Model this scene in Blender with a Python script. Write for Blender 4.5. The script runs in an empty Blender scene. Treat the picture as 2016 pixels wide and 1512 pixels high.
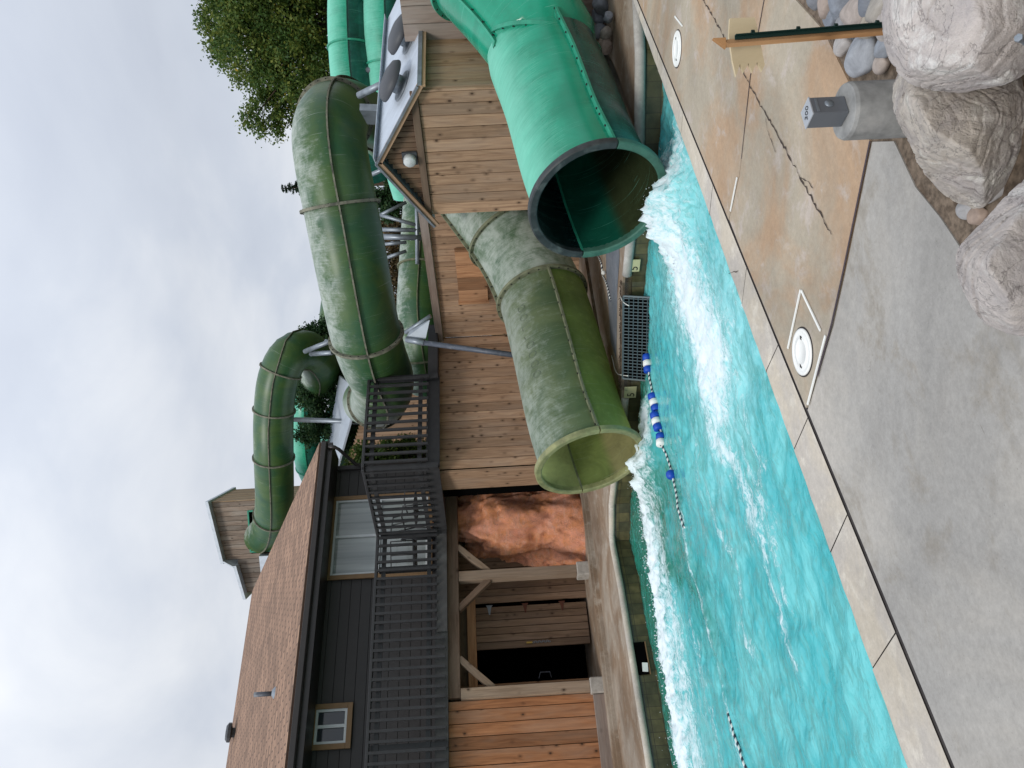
import bpy, bmesh, math, random
import numpy as np
from mathutils import Vector, Matrix, Quaternion
random.seed(7); RNG = np.random.default_rng(7)
SC = bpy.context.scene; COL = SC.collection
# ------------------------------------------------------------------ camera
HC = 1.55; FPX = 1514.0
AZ, PIT, ROLL = math.radians(53.5), math.radians(-1.4), math.radians(3.09)
_F0 = Vector((math.cos(AZ), math.sin(AZ), 0)); _R0 = Vector((math.sin(AZ), -math.cos(AZ), 0)); _Z = Vector((0, 0, 1))
CF = _F0*math.cos(PIT) + _Z*math.sin(PIT); _U0 = _R0.cross(CF)
CR = _R0*math.cos(ROLL) - _U0*math.sin(ROLL); CU = _R0*math.sin(ROLL) + _U0*math.cos(ROLL)
CAM = Vector((0, 0, HC))
cd = bpy.data.cameras.new('camera'); cam = bpy.data.objects.new('camera', cd); COL.objects.link(cam)
X_, Y_, Z_ = -CU, CR, -CF      # the phone was held upright, the picture is stored on its side
cam.matrix_world = Matrix(((X_.x, Y_.x, Z_.x, CAM.x), (X_.y, Y_.y, Z_.y, CAM.y), (X_.z, Y_.z, Z_.z, CAM.z), (0, 0, 0, 1)))
cd.sensor_fit = 'HORIZONTAL'; cd.sensor_width = 36; cd.lens = 36*FPX/2016; cd.clip_start = .05; cd.clip_end = 1500
SC.camera = cam
# ------------------------------------------------------------------ world, sun, exposure
SUN_EL, SUN_AZ = math.radians(42), math.radians(210)
SC.view_settings.view_transform = 'Standard'; SC.view_settings.look = 'None'
SC.view_settings.gamma = 1; SC.view_settings.use_curve_mapping = False
SC.view_settings.exposure = 0.35
W = bpy.data.worlds.new('World'); SC.world = W; W.use_nodes = True
def build_world():
    nt = W.node_tree; N = nt.nodes; L = nt.links
    for n in list(N): N.remove(n)
    out = N.new('ShaderNodeOutputWorld'); bg = N.new('ShaderNodeBackground'); L.new(bg.outputs[0], out.inputs[0])
    sky = N.new('ShaderNodeTexSky'); sky.sky_type = 'NISHITA'; sky.sun_disc = False
    sky.sun_elevation = SUN_EL; sky.sun_rotation = math.radians(90)-SUN_AZ; sky.dust_density = 2.0; sky.air_density = 1.0
    tc = N.new('ShaderNodeTexCoord')
    # flatten the direction so the cloud deck reads as a plane overhead
    sep = N.new('ShaderNodeSeparateXYZ'); L.new(tc.outputs['Generated'], sep.inputs[0])
    mz = N.new('ShaderNodeMath'); mz.operation = 'MAXIMUM'; mz.inputs[1].default_value = 0.0; L.new(sep.outputs[2], mz.inputs[0])
    az = N.new('ShaderNodeMath'); az.operation = 'ADD'; az.inputs[1].default_value = .28; L.new(mz.outputs[0], az.inputs[0])
    dv = N.new('ShaderNodeVectorMath'); dv.operation = 'DIVIDE'
    cz = N.new('ShaderNodeCombineXYZ')
    for i in range(3): L.new(az.outputs[0], cz.inputs[i])
    L.new(tc.outputs['Generated'], dv.inputs[0]); L.new(cz.outputs[0], dv.inputs[1])
    n1 = N.new('ShaderNodeTexNoise'); n1.inputs['Scale'].default_value = 2.1; n1.inputs['Detail'].default_value = 8; n1.inputs['Roughness'].default_value = .52; n1.inputs['Distortion'].default_value = .35
    L.new(dv.outputs[0], n1.inputs['Vector'])
    n2 = N.new('ShaderNodeTexNoise'); n2.inputs['Scale'].default_value = .7; n2.inputs['Detail'].default_value = 3
    L.new(dv.outputs[0], n2.inputs['Vector'])
    ad = N.new('ShaderNodeMath'); ad.operation = 'MULTIPLY_ADD'; ad.inputs[1].default_value = .6; L.new(n2.outputs[0], ad.inputs[0])
    m4 = N.new('ShaderNodeMath'); m4.operation = 'MULTIPLY'; m4.inputs[1].default_value = .75; L.new(n1.outputs[0], m4.inputs[0]); L.new(m4.outputs[0], ad.inputs[2])
    cr = N.new('ShaderNodeValToRGB'); e = cr.color_ramp.elements
    e[0].position = .50; e[0].color = (5.9, 6.4, 7.4, 1)
    e[1].position = .84; e[1].color = (8.5, 8.8, 9.3, 1)
    m = e.new(.66); m.color = (6.7, 7.2, 8.1, 1)
    L.new(ad.outputs[0], cr.inputs[0])
    # overcast: the zenith is brighter than the skyline
    zr = N.new('ShaderNodeMapRange'); zr.inputs['From Min'].default_value = .35; zr.inputs['From Max'].default_value = 1; zr.inputs['To Min'].default_value = 1; zr.inputs['To Max'].default_value = 1.9
    L.new(sep.outputs[2], zr.inputs[0])
    mm = N.new('ShaderNodeVectorMath'); mm.operation = 'SCALE'; L.new(cr.outputs[0], mm.inputs[0]); L.new(zr.outputs[0], mm.inputs['Scale'])
    mx = N.new('ShaderNodeMix'); mx.data_type = 'RGBA'; mx.inputs['Factor'].default_value = .93
    L.new(sky.outputs[0], mx.inputs['A']); L.new(mm.outputs[0], mx.inputs['B']); L.new(mx.outputs['Result'], bg.inputs[0])
    bg.inputs[1].default_value = .075
build_world()
sd = bpy.data.lights.new('sun', 'SUN'); sd.energy = 1.3; sd.angle = math.radians(14); sd.color = (1, .965, .91)
sun = bpy.data.objects.new('sun', sd); COL.objects.link(sun)
sdir = Vector((math.cos(SUN_EL)*math.cos(SUN_AZ), math.cos(SUN_EL)*math.sin(SUN_AZ), math.sin(SUN_EL)))
sun.rotation_euler = sdir.to_track_quat('Z', 'Y').to_euler()

# ------------------------------------------------------------------ survey helpers (photo survey -> metres)
def ray(x, y): return CF*FPX + CR*(756-y) + CU*(1008-x)
def pz(x, y, z=0): d = ray(x, y); return CAM + d*((z-HC)/d.z)
def py(x, y, Y): d = ray(x, y); return CAM + d*(Y/d.y)
def px(x, y, X): d = ray(x, y); return CAM + d*(X/d.x)
def pd(x, y, D): return CAM + ray(x, y)*(D/FPX)

# ------------------------------------------------------------------ object helpers
def tag(o, label=None, cat=None, group=None, kind=None):
    if label: o['label'] = label
    if cat: o['category'] = cat
    if group: o['group'] = group
    if kind: o['kind'] = kind
    return o
def thing(name, loc, label, cat, group=None):
    o = bpy.data.objects.new(name, None); COL.objects.link(o); o.location = loc; o.empty_display_size = .1
    return tag(o, label, cat, group)
def link_mesh(name, me, parent=None):
    o = bpy.data.objects.new(name, me); COL.objects.link(o)
    if parent:
        o.parent = parent
        w = Vector(parent.location)
        if parent.parent: w = w + Vector(parent.parent.location)
        if me.vertices: me.transform(Matrix.Translation(-w))
    return o
class MB:
    def __init__(s): s.v = []; s.f = []; s.uv = []; s.r = []; s.m = []; s.sm = []
    def face(s, idx, uvs, r=0., m=0, sm=False): s.f.append(idx); s.uv.append(uvs); s.r.append(r); s.m.append(m); s.sm.append(sm)
    def add(s, vs): b = len(s.v); s.v.extend([tuple(p) for p in vs]); return b
    def box(s, c, d, M=None, along=2, r=None, m=0):
        """c centre, d sizes, M 3x3 rotation (columns are the local axes); grain runs along local axis `along`"""
        r = random.random() if r is None else r; c = Vector(c)
        o1, o2 = [a for a in (0, 1, 2) if a != along]
        L = [Vector((sx*d[0]/2, sy*d[1]/2, sz*d[2]/2)) for sx in (-1, 1) for sy in (-1, 1) for sz in (-1, 1)]
        b = s.add([c + (M @ p if M else p) for p in L])
        for q in ((0, 1, 3, 2), (4, 6, 7, 5), (0, 4, 5, 1), (2, 3, 7, 6), (0, 2, 6, 4), (1, 5, 7, 3)):
            s.face([b+i for i in q], [(L[i][o1]+L[i][o2]*.98, L[i][along]) for i in q], r, m)
        return s
    def bar(s, p0, p1, w, h, up=(0, 0, 1), r=None, m=0):
        p0, p1 = Vector(p0), Vector(p1); d = p1-p0; l = d.length; d.normalize(); u = Vector(up)
        if abs(d.dot(u)) > .98: u = Vector((0, 1, 0)) if abs(d.y) < .9 else Vector((1, 0, 0))
        x = d.cross(u).normalized(); u = x.cross(d).normalized()
        M = Matrix((x, u, d)).transposed()
        return s.box((p0+p1)/2, (w, h, l), M, 2, r, m)
    def pipe(s, pts, rad, n=10, cap=True, r=None, m=0):
        r = random.random() if r is None else r
        pts = [Vector(p) for p in pts]; rings = []; l = 0; ref = None
        for i, p in enumerate(pts):
            d = (pts[min(i+1, len(pts)-1)]-pts[max(i-1, 0)]).normalized()
            if ref is None: ref = Vector((0, 0, 1)) if abs(d.z) < .9 else Vector((1, 0, 0))
            x = d.cross(ref).normalized(); y = x.cross(d).normalized(); ref = y
            rr = rad[i] if hasattr(rad, '__len__') else rad
            if i: l += (p-pts[i-1]).length
            rings.append((s.add([p+rr*(math.cos(a)*x+math.sin(a)*y) for a in [2*math.pi*k/n for k in range(n)]]), l, rr))
        for (a, la, ra), (b, lb, rb) in zip(rings, rings[1:]):
            for k in range(n):
                j = (k+1) % n; u0, u1 = k/n*2*math.pi*ra, (k+1)/n*2*math.pi*ra
                s.face([a+k, a+j, b+j, b+k], [(u0, la), (u1, la), (u1, lb), (u0, lb)], r, m, True)
        if cap:
            for a, sgn in ((rings[0][0], 1), (rings[-1][0], 0)):
                q = [a+k for k in range(n)]
                if sgn: q = q[::-1]
                s.face(q, [(0, 0)]*n, r, m)
        return s
    def lathe(s, prof, o, axis=(0, 0, 1), n=24, r=0., m=0, smooth=True):
        o = Vector(o); ax = Vector(axis).normalized(); t = Vector((1, 0, 0)) if abs(ax.x) < .9 else Vector((0, 1, 0))
        x = ax.cross(t).normalized(); y = ax.cross(x); rs = []
        for (rr, h) in prof: rs.append(s.add([o+ax*h+max(rr, 1e-4)*(math.cos(a)*x+math.sin(a)*y) for a in [2*math.pi*k/n for k in range(n)]]))
        for i, (a, b) in enumerate(zip(rs, rs[1:])):
            for k in range(n):
                j = (k+1) % n
                s.face([a+k, a+j, b+j, b+k], [(k/n, prof[i][1]), ((k+1)/n, prof[i][1]), ((k+1)/n, prof[i+1][1]), (k/n, prof[i+1][1])], r, m, smooth)
        return s
    def poly(s, pts, r=0., m=0, uvs=None):
        b = s.add(pts); s.face(list(range(b, b+len(pts))), uvs or [(Vector(p).x, Vector(p).y) for p in pts], r, m); return s
    def prism(s, pts, th, dirv, r=0., m=0):
        """extrude a planar polygon by th along dirv, closed"""
        dv = Vector(dirv)*th; n = len(pts); pts = [Vector(p) for p in pts]
        b = s.add(pts); c = s.add([p+dv for p in pts])
        s.face(list(range(b, b+n)), [(p.x+p.y, p.z) for p in pts], r, m); s.face(list(range(c+n-1, c-1, -1)), [(p.x+p.y, p.z) for p in reversed(pts)], r, m)
        for i in range(n):
            j = (i+1) % n; l = (pts[j]-pts[i]).length
            s.face([b+i, c+i, c+j, b+j], [(0, 0), (th, 0), (th, l), (0, l)], r, m)
        return s
    def mesh(s, name):
        me = bpy.data.meshes.new(name); me.from_pydata(s.v, [], s.f)
        uv = me.uv_layers.new(name='UVMap'); uv.data.foreach_set('uv', [c for f in s.uv for p in f for c in p])
        at = me.attributes.new('rnd', 'FLOAT', 'FACE'); at.data.foreach_set('value', s.r)
        me.polygons.foreach_set('material_index', s.m); me.polygons.foreach_set('use_smooth', s.sm)
        me.update(); return me
    def build(s, name, mats, parent=None, bevel=0, recalc=True):
        me = s.mesh(name)
        if recalc:
            bm = bmesh.new(); bm.from_mesh(me); bmesh.ops.recalc_face_normals(bm, faces=bm.faces); bm.to_mesh(me); bm.free()
        for m in (mats if isinstance(mats, (list, tuple)) else [mats]): me.materials.append(m)
        o = link_mesh(name, me, parent)
        if bevel:
            b = o.modifiers.new('bevel', 'BEVEL'); b.width = bevel; b.segments = 1; b.limit_method = 'ANGLE'; b.angle_limit = math.radians(50)
        return o

# ------------------------------------------------------------------ materials
class G:
    """small node-graph helper"""
    def __init__(g, name):
        g.mat = bpy.data.materials.new(name); g.mat.use_nodes = True; g.nt = g.mat.node_tree; g.N = g.nt.nodes; g.L = g.nt.links
        for n in list(g.N): g.N.remove(n)
        g.out = g.N.new('ShaderNodeOutputMaterial'); g.b = g.N.new('ShaderNodeBsdfPrincipled'); g.L.new(g.b.outputs[0], g.out.inputs[0])
        g.b.inputs['Roughness'].default_value = .7
    def link(g, a, b): g.L.new(a, b)
    def val(g, sock, v):
        if hasattr(v, 'is_output') or isinstance(v, bpy.types.NodeSocket): g.L.new(v, sock)
        else: sock.default_value = v
    def obj(g): return g.N.new('ShaderNodeTexCoord').outputs['Object']
    def geo(g): return g.N.new('ShaderNodeNewGeometry').outputs['Position']
    def uv(g): return g.N.new('ShaderNodeTexCoord').outputs['UV']
    def rnd(g): n = g.N.new('ShaderNodeAttribute'); n.attribute_name = 'rnd'; return n.outputs['Fac']
    def attr(g, nm): n = g.N.new('ShaderNodeAttribute'); n.attribute_name = nm; return n.outputs['Fac']
    def oinfo(g): return g.N.new('ShaderNodeObjectInfo').outputs['Random']
    def scale(g, v, s, off=None):
        n = g.N.new('ShaderNodeVectorMath'); n.operation = 'MULTIPLY'; g.val(n.inputs[0], v); n.inputs[1].default_value = s; o = n.outputs[0]
        if off is not None:
            c = g.N.new('ShaderNodeCombineXYZ')
            for i in range(3): g.val(c.inputs[i], off)
            a = g.N.new('ShaderNodeVectorMath'); a.operation = 'ADD'; g.L.new(o, a.inputs[0]); g.L.new(c.outputs[0], a.inputs[1]); o = a.outputs[0]
        return o
    def noise(g, v, s, det=4, rough=.55, dist=0.):
        n = g.N.new('ShaderNodeTexNoise'); g.val(n.inputs['Vector'], v); n.inputs['Scale'].default_value = s; n.inputs['Detail'].default_value = det
        n.inputs['Roughness'].default_value = rough; n.inputs['Distortion'].default_value = dist; return n.outputs[0]
    def voro(g, v, s, feat='F1', rand=1.):
        n = g.N.new('ShaderNodeTexVoronoi'); n.feature = feat; g.val(n.inputs['Vector'], v); n.inputs['Scale'].default_value = s; n.inputs['Randomness'].default_value = rand; return n
    def math(g, op, a, b=0., c=None, clamp=False):
        n = g.N.new('ShaderNodeMath'); n.operation = op; n.use_clamp = clamp; g.val(n.inputs[0], a); g.val(n.inputs[1], b)
        if c is not None: g.val(n.inputs[2], c)
        return n.outputs[0]
    def map(g, v, a, b, c=0., d=1., smooth=False):
        n = g.N.new('ShaderNodeMapRange'); g.val(n.inputs[0], v); n.interpolation_type = 'SMOOTHSTEP' if smooth else 'LINEAR'
        for i, q in enumerate((a, b, c, d)): n.inputs[i+1].default_value = q
        return n.outputs[0]
    def ramp(g, f, stops):
        n = g.N.new('ShaderNodeValToRGB'); g.val(n.inputs[0], f); e = n.color_ramp.elements
        while len(e) < len(stops): e.new(.5)
        for i, (p, c) in enumerate(stops): e[i].position = p; e[i].color = (*c, 1)
        return n.outputs[0]
    def mix(g, f, a, b, mode='MIX'):
        n = g.N.new('ShaderNodeMix'); n.data_type = 'RGBA'; n.blend_type = mode; g.val(n.inputs['Factor'], f)
        for k, v in (('A', a), ('B', b)): g.val(n.inputs[k], (*v, 1) if isinstance(v, tuple) and len(v) == 3 else v)
        return n.outputs['Result']
    def gain(g, c, f):
        n = g.N.new('ShaderNodeVectorMath'); n.operation = 'SCALE'; g.val(n.inputs[0], c); g.val(n.inputs['Scale'], f); return n.outputs[0]
    def sep(g, v): n = g.N.new('ShaderNodeSeparateXYZ'); g.val(n.inputs[0], v); return n.outputs
    def comb(g, x, y, z):
        n = g.N.new('ShaderNodeCombineXYZ'); g.val(n.inputs[0], x); g.val(n.inputs[1], y); g.val(n.inputs[2], z); return n.outputs[0]
    def color(g, c): g.val(g.b.inputs['Base Color'], (*c, 1) if isinstance(c, tuple) else c); return g
    def rough(g, r): g.val(g.b.inputs['Roughness'], r); return g
    def bump(g, h, s=.3, d=.01):
        n = g.N.new('ShaderNodeBump'); n.inputs['Strength'].default_value = s; n.inputs['Distance'].default_value = d; g.val(n.inputs['Height'], h); g.L.new(n.outputs[0], g.b.inputs['Normal']); return g

def wood(name, lo, hi, grey=(.33, .29, .25), greyamt=.3, knots=1., rough=.78, var=.35):
    g = G(name); uv = g.uv(); r = g.rnd(); off = g.math('MULTIPLY', r, 37.)
    st = g.scale(uv, (26., 1.6, 1.), off)
    fine = g.noise(g.scale(uv, (90., 3., 1.), off), 1., 3, .6)
    gr = g.noise(st, 1., 5, .6, .6)
    # cathedral rings
    s = g.sep(g.scale(uv, (1., 1., 1.)))
    wv = g.math('ADD', g.math('MULTIPLY', s[0], 60.), g.math('MULTIPLY', g.noise(g.scale(uv, (5., 1.1, 1.), off), 1., 2), 26.))
    rings = g.math('SINE', wv); rings = g.map(rings, -.2, 1., 0, 1)
    c = g.ramp(g.math('ADD', g.math('MULTIPLY', gr, .75), g.math('MULTIPLY', fine, .3)), [(.28, lo), (.5, tuple((a+b)/2 for a, b in zip(lo, hi))), (.72, hi)])
    c = g.mix(g.math('MULTIPLY', rings, .22), c, tuple(x*.55 for x in lo), 'MIX')
    gm = g.map(g.noise(g.scale(uv, (4., .9, 1.), off), 1., 4), .42, .68, 0, greyamt, True)
    c = g.mix(gm, c, grey)
    tone = g.map(r, 0, 1, 1-var, 1+var)
    c = g.gain(c, tone)
    # knots: scattered small dark ovals
    ku = g.scale(uv, (9.5, 6.5, 1.), off); v = g.voro(ku, 1.); d = v.outputs['Distance']
    k = g.math('LESS_THAN', g.sep(v.outputs['Color'])[0], .27*knots)
    kn = g.math('MULTIPLY', g.map(g.math('ADD', d, g.math('MULTIPLY', fine, .05)), .11, .20, 1, 0, True), k)
    kh = g.math('MULTIPLY', g.map(d, .12, .42, .5, 0, True), k)
    c = g.mix(kh, c, tuple(x*.45 for x in lo)); c = g.mix(g.math('MULTIPLY', kn, .85), c, (.035, .018, .01))
    g.color(c); g.rough(rough); g.b.inputs['Specular IOR Level'].default_value = .25
    g.bump(g.math('ADD', fine, g.math('MULTIPLY', rings, .4)), .25, .004); return g.mat
def plain(name, c, rough=.6, metal=0., var=.15, sc=6., spec=.4, dirt=None):
    g = G(name); n = g.noise(g.obj(), sc, 5, .6)
    col = g.gain(g.mix(0., c, c), g.map(n, .3, .7, 1-var, 1+var))
    if dirt: col = g.mix(g.map(g.noise(g.obj(), sc*.45, 6, .65, .4), .5, .7, 0, .7, True), col, dirt)
    g.color(col); g.rough(g.map(n, .3, .7, rough*.85, min(1, rough*1.15))); g.b.inputs['Metallic'].default_value = metal
    g.b.inputs['Specular IOR Level'].default_value = spec; g.bump(g.noise(g.obj(), sc*12, 3), .12, .003); return g.mat

M = {}
M['siding'] = wood('weathered_siding', (.21, .122, .074), (.46, .30, .185), (.37, .28, .21), .35, 1.6, .78, .24)
M['siding_pale'] = wood('pale_side_siding', (.22, .13, .07), (.45, .31, .18), (.36, .29, .22), .45, .3, .78, .22)
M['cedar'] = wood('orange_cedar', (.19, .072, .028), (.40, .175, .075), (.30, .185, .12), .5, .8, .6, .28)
M['hatch'] = wood('fresh_cedar', (.24, .11, .052), (.42, .23, .12), (.37, .25, .16), .2, .7)
M['towerwood'] = wood('grey_tower_boards', (.12, .085, .065), (.30, .235, .185), (.30, .27, .235), .5, .4)
M['beam'] = wood('beam_timber', (.075, .045, .028), (.185, .12, .08), (.19, .14, .10), .45, .4, .7, .2)
M['post'] = wood('post_timber', (.15, .098, .062), (.33, .235, .16), (.28, .215, .16), .5, .5, .75, .2)
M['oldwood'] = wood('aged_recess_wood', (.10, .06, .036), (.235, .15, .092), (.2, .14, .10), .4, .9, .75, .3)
M['greywood'] = wood('grey_brown_board', (.19, .135, .105), (.33, .255, .21), (.33, .29, .26), .5, .2, .75, .15)
M['lath'] = wood('raw_lath', (.50, .40, .24), (.70, .58, .38), (.5, .43, .3), .2, .2, .7, .1)
M['stake'] = wood('stake_wood', (.30, .14, .05), (.52, .28, .12), (.45, .3, .18), .3, .5, .6, .1)
M['black'] = plain('black_gap', (.003, .003, .003), .95, 0, .1, 6, 0.)  # near-black stands in for shade in gaps, recesses and unlit rooms
M['rail'] = plain('charcoal_rail_paint', (.030, .029, .030), .5, 0, .2, 9, .4)
M['railfascia'] = plain('worn_charcoal_board', (.06, .058, .056), .65, 0, .25, 7, .3, (.10, .10, .095))
M['housewall'] = plain('charcoal_lap_siding', (.052, .048, .047), .62, 0, .1, 5, .3)
M['fascia'] = plain('dark_brown_fascia', (.028, .023, .021), .4, 0, .15, 5, .5)
M['tan_trim'] = plain('tan_trim_paint', (.21, .125, .058), .6, 0, .12)
M['white_frame'] = plain('white_vinyl', (.55, .57, .57), .4, 0, .06)
M['galv'] = plain('galvanised_steel', (.25, .28, .31), .45, .6, .2, 8, .5, (.17, .19, .21))
M['steel_dark'] = plain('dark_painted_pipe', (.07, .08, .10), .5, .2, .3, 10, .5, (.32, .33, .34))
M['vent_grey'] = plain('grey_vent_plastic', (.055, .058, .065), .5, 0, .08)
M['concrete_pier'] = plain('pier_concrete', (.36, .33, .29), .85, 0, .2, 14, .2, (.24, .22, .19))
M['rust'] = plain('rusty_iron', (.10, .035, .02), .8, .2, .3, 30)
M['white'] = plain('white_plastic', (.78, .78, .74), .45, 0, .04, 6, .4)
M['blue'] = plain('blue_float_foam', (.006, .062, .42), .45, 0, .08, 8, .4)
M['brass'] = plain('brass', (.42, .27, .07), .35, .9, .1)
M['greenstrip'] = plain('dark_green_metal', (.008, .03, .025), .4, .3, .15)
M['dirt'] = plain('bed_soil', (.15, .115, .085), .95, 0, .5, 40, .1, (.07, .05, .035))

def metal_roof():
    g = G('galvanised_roof_sheet'); o = g.obj(); n = g.noise(g.scale(o, (6, 1, 1)), 2., 4)
    c = g.mix(g.map(g.noise(o, 3., 5, .7), .55, .75, 0, .5, True), (.50, .55, .61), (.38, .40, .42)); g.color(g.gain(c, g.map(n, .3, .7, .9, 1.08))); g.rough(.42); g.b.inputs['Metallic'].default_value = .35
    g.bump(g.noise(o, 4., 2), .2, .02); return g.mat
M['roofmetal'] = metal_roof()
def shingles():
    g = G('brown_shingles'); uv = g.uv()
    b = g.N.new('ShaderNodeTexBrick'); g.link(uv, b.inputs['Vector']); b.inputs['Scale'].default_value = 1.; b.inputs['Brick Width'].default_value = .34; b.inputs['Row Height'].default_value = .15
    b.inputs['Mortar Size'].default_value = .016; b.inputs['Mortar Smooth'].default_value = .1; b.inputs['Bias'].default_value = 0.
    b.inputs['Color1'].default_value = (.37, .225, .145, 1); b.inputs['Color2'].default_value = (.16, .095, .06, 1); b.inputs['Mortar'].default_value = (.07, .04, .03, 1)
    c = g.mix(.22, b.outputs[0], g.ramp(g.noise(g.scale(uv, (3.5, 8., 1.)), 1., 2), [(.35, (.20, .115, .08)), (.65, (.38, .24, .155))]))
    c = g.gain(c, g.map(g.noise(uv, 60., 3), .3, .7, .8, 1.2)); c = g.gain(c, g.map(g.noise(uv, .6, 3), .3, .7, .88, 1.12))
    g.color(c); g.rough(.95); g.bump(b.outputs['Fac'], -.6, .01); return g.mat
M['shingle'] = shingles()
def grp(name, deep, mid, chalk_sheen, chalk_sheen_amt, translucent=0., rough=.33, chalk_sheen_top=.6, lower=None, inner=None, pw=1.):
    """fibreglass flume gelcoat: UV = (turn around the tube 0..1 with .25 on top, metres along it)"""
    g = G(name); uv = g.uv(); s = g.sep(uv); r = g.rnd(); off = g.math('MULTIPLY', r, 19.)
    p = g.geo()
    big = g.noise(p, 1.3, 5, .6, .5)
    c = g.mix(g.map(big, .35, .65, 0, 1, True), deep, mid)
    band = g.noise(g.scale(uv, (1.5, 5., 1.), off), 1., 3, .5)
    c = g.mix(g.map(band, .45, .75, 0, .35, True), c, tuple(x*.55 for x in deep))
    # sun-bleached chalk, on bright tubes a painted sky highlight: strongest on the skyward side, combed around the tube by brushing and rain
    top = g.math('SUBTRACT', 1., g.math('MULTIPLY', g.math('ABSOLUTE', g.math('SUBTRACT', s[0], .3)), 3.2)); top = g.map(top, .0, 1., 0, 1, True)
    st = g.noise(g.scale(uv, (7., 34., 1.), off), 1., 5, .7, 1.2)
    pat = g.noise(p, 2.6, 6, .7, .9)
    spat = g.noise(p, 11., 5, .75)
    v = g.math('ADD', g.math('MULTIPLY', top, chalk_sheen_top), g.math('ADD', g.math('MULTIPLY', st, .42), g.math('ADD', g.math('MULTIPLY', g.math('SUBTRACT', pat, .5), .85*pw), g.math('MULTIPLY', g.math('SUBTRACT', spat, .5), .45*pw))))
    ch = g.map(v, .69-chalk_sheen_amt*.5, (1.17 if pw == 1. else 1.35)-chalk_sheen_amt*.5, 0, .85, True)
    c = g.mix(ch, c, chalk_sheen)
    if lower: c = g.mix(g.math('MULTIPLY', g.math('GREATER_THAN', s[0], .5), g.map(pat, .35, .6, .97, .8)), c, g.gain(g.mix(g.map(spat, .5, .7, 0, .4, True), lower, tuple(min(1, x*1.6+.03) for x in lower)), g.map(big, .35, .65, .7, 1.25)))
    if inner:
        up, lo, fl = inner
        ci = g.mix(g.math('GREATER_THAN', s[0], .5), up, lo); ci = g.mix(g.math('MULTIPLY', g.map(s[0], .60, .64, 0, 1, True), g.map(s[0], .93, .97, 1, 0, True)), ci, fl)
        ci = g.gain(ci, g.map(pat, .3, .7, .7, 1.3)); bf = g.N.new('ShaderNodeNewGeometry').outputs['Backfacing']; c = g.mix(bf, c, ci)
    scr = g.map(g.noise(g.scale(uv, (3., 60., 1.), off), 1., 2, .4, 2.5), .69, .72, 0, .35); c = g.mix(scr, c, chalk_sheen)
    g.color(c); g.rough(g.map(ch, 0, 1, rough, .75)); g.b.inputs['Specular IOR Level'].default_value = .45
    g.bump(g.math('ADD', g.noise(p, 7., 3), g.math('MULTIPLY', st, .3)), .08, .01)
    if translucent:
        t = g.N.new('ShaderNodeBsdfTranslucent'); g.val(t.inputs[0], g.gain(c, 1.5)); m = g.N.new('ShaderNodeMixShader'); m.inputs[0].default_value = translucent
        g.link(g.b.outputs[0], m.inputs[1]); g.link(t.outputs[0], m.inputs[2]); g.link(m.outputs[0], g.out.inputs[0])
    return g.mat
M['grp_bright'] = grp('bright_green_gelcoat', (.008, .235, .135), (.014, .33, .20), (.22, .62, .47), .75, .03, .22, .62, (.008, .05, .045), ((.002, .010, .010), (.007, .08, .050), (.030, .040, .018)), .3)  # pale top is a painted sky highlight; dark lower half mixes wet and shade
M['grp_mint'] = grp('mint_green_gelcoat', (.008, .235, .135), (.014, .33, .20), (.22, .62, .47), .75, .03, .22, .62, None, None, .3)  # same painted sky highlight on top, without the shaded lower half
M['grp_olive2'] = grp('grey_green_gelcoat', (.05, .11, .055), (.09, .15, .075), (.46, .50, .44), 1.5, .2, .45, .1, None, None, 1.)
M['grp_olive'] = grp('olive_gelcoat', (.085, .135, .07), (.15, .19, .09), (.44, .48, .42), .9, .38, .42, .38, (.165, .225, .052), ((.24, .28, .11), (.19, .235, .075), (.29, .26, .12)))
M['grp_weather'] = grp('weathered_green_gelcoat', (.026, .090, .036), (.060, .118, .030), (.46, .50, .46), .30, .05, .38, .62)
M['grp_inner'] = grp('dark_teal_gelcoat', (.003, .045, .042), (.004, .06, .052), (.10, .20, .19), .1, 0, .3, .1)
M['flange_olive'] = plain('flange_weathered', (.15, .155, .095), .75, 0, .35, 9, .2, (.06, .08, .045))
M['flange_grey'] = plain('flange_grey_brown', (.19, .185, .14), .75, 0, .35, 9, .2, (.05, .055, .045))
M['flange_bright'] = plain('flange_bright_green', (.03, .27, .17), .45, 0, .2, 9, .4)
M['lip_dark'] = plain('dark_lip', (.028, .033, .034), .5, 0, .45, 9, .4, (.13, .15, .14))
M['lip_green'] = plain('green_lip', (.05, .14, .10), .5, 0, .3, 8, .4)
M['lip_olive'] = plain('olive_lip', (.25, .25, .115), .5, 0, .3, 8, .4, (.10, .12, .05))
M['bolt'] = plain('bolt_head', (.03, .05, .04), .5, .5)
M['bolt_dark'] = plain('bolt_head_dark', (.03, .03, .03), .5, .5)
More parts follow.
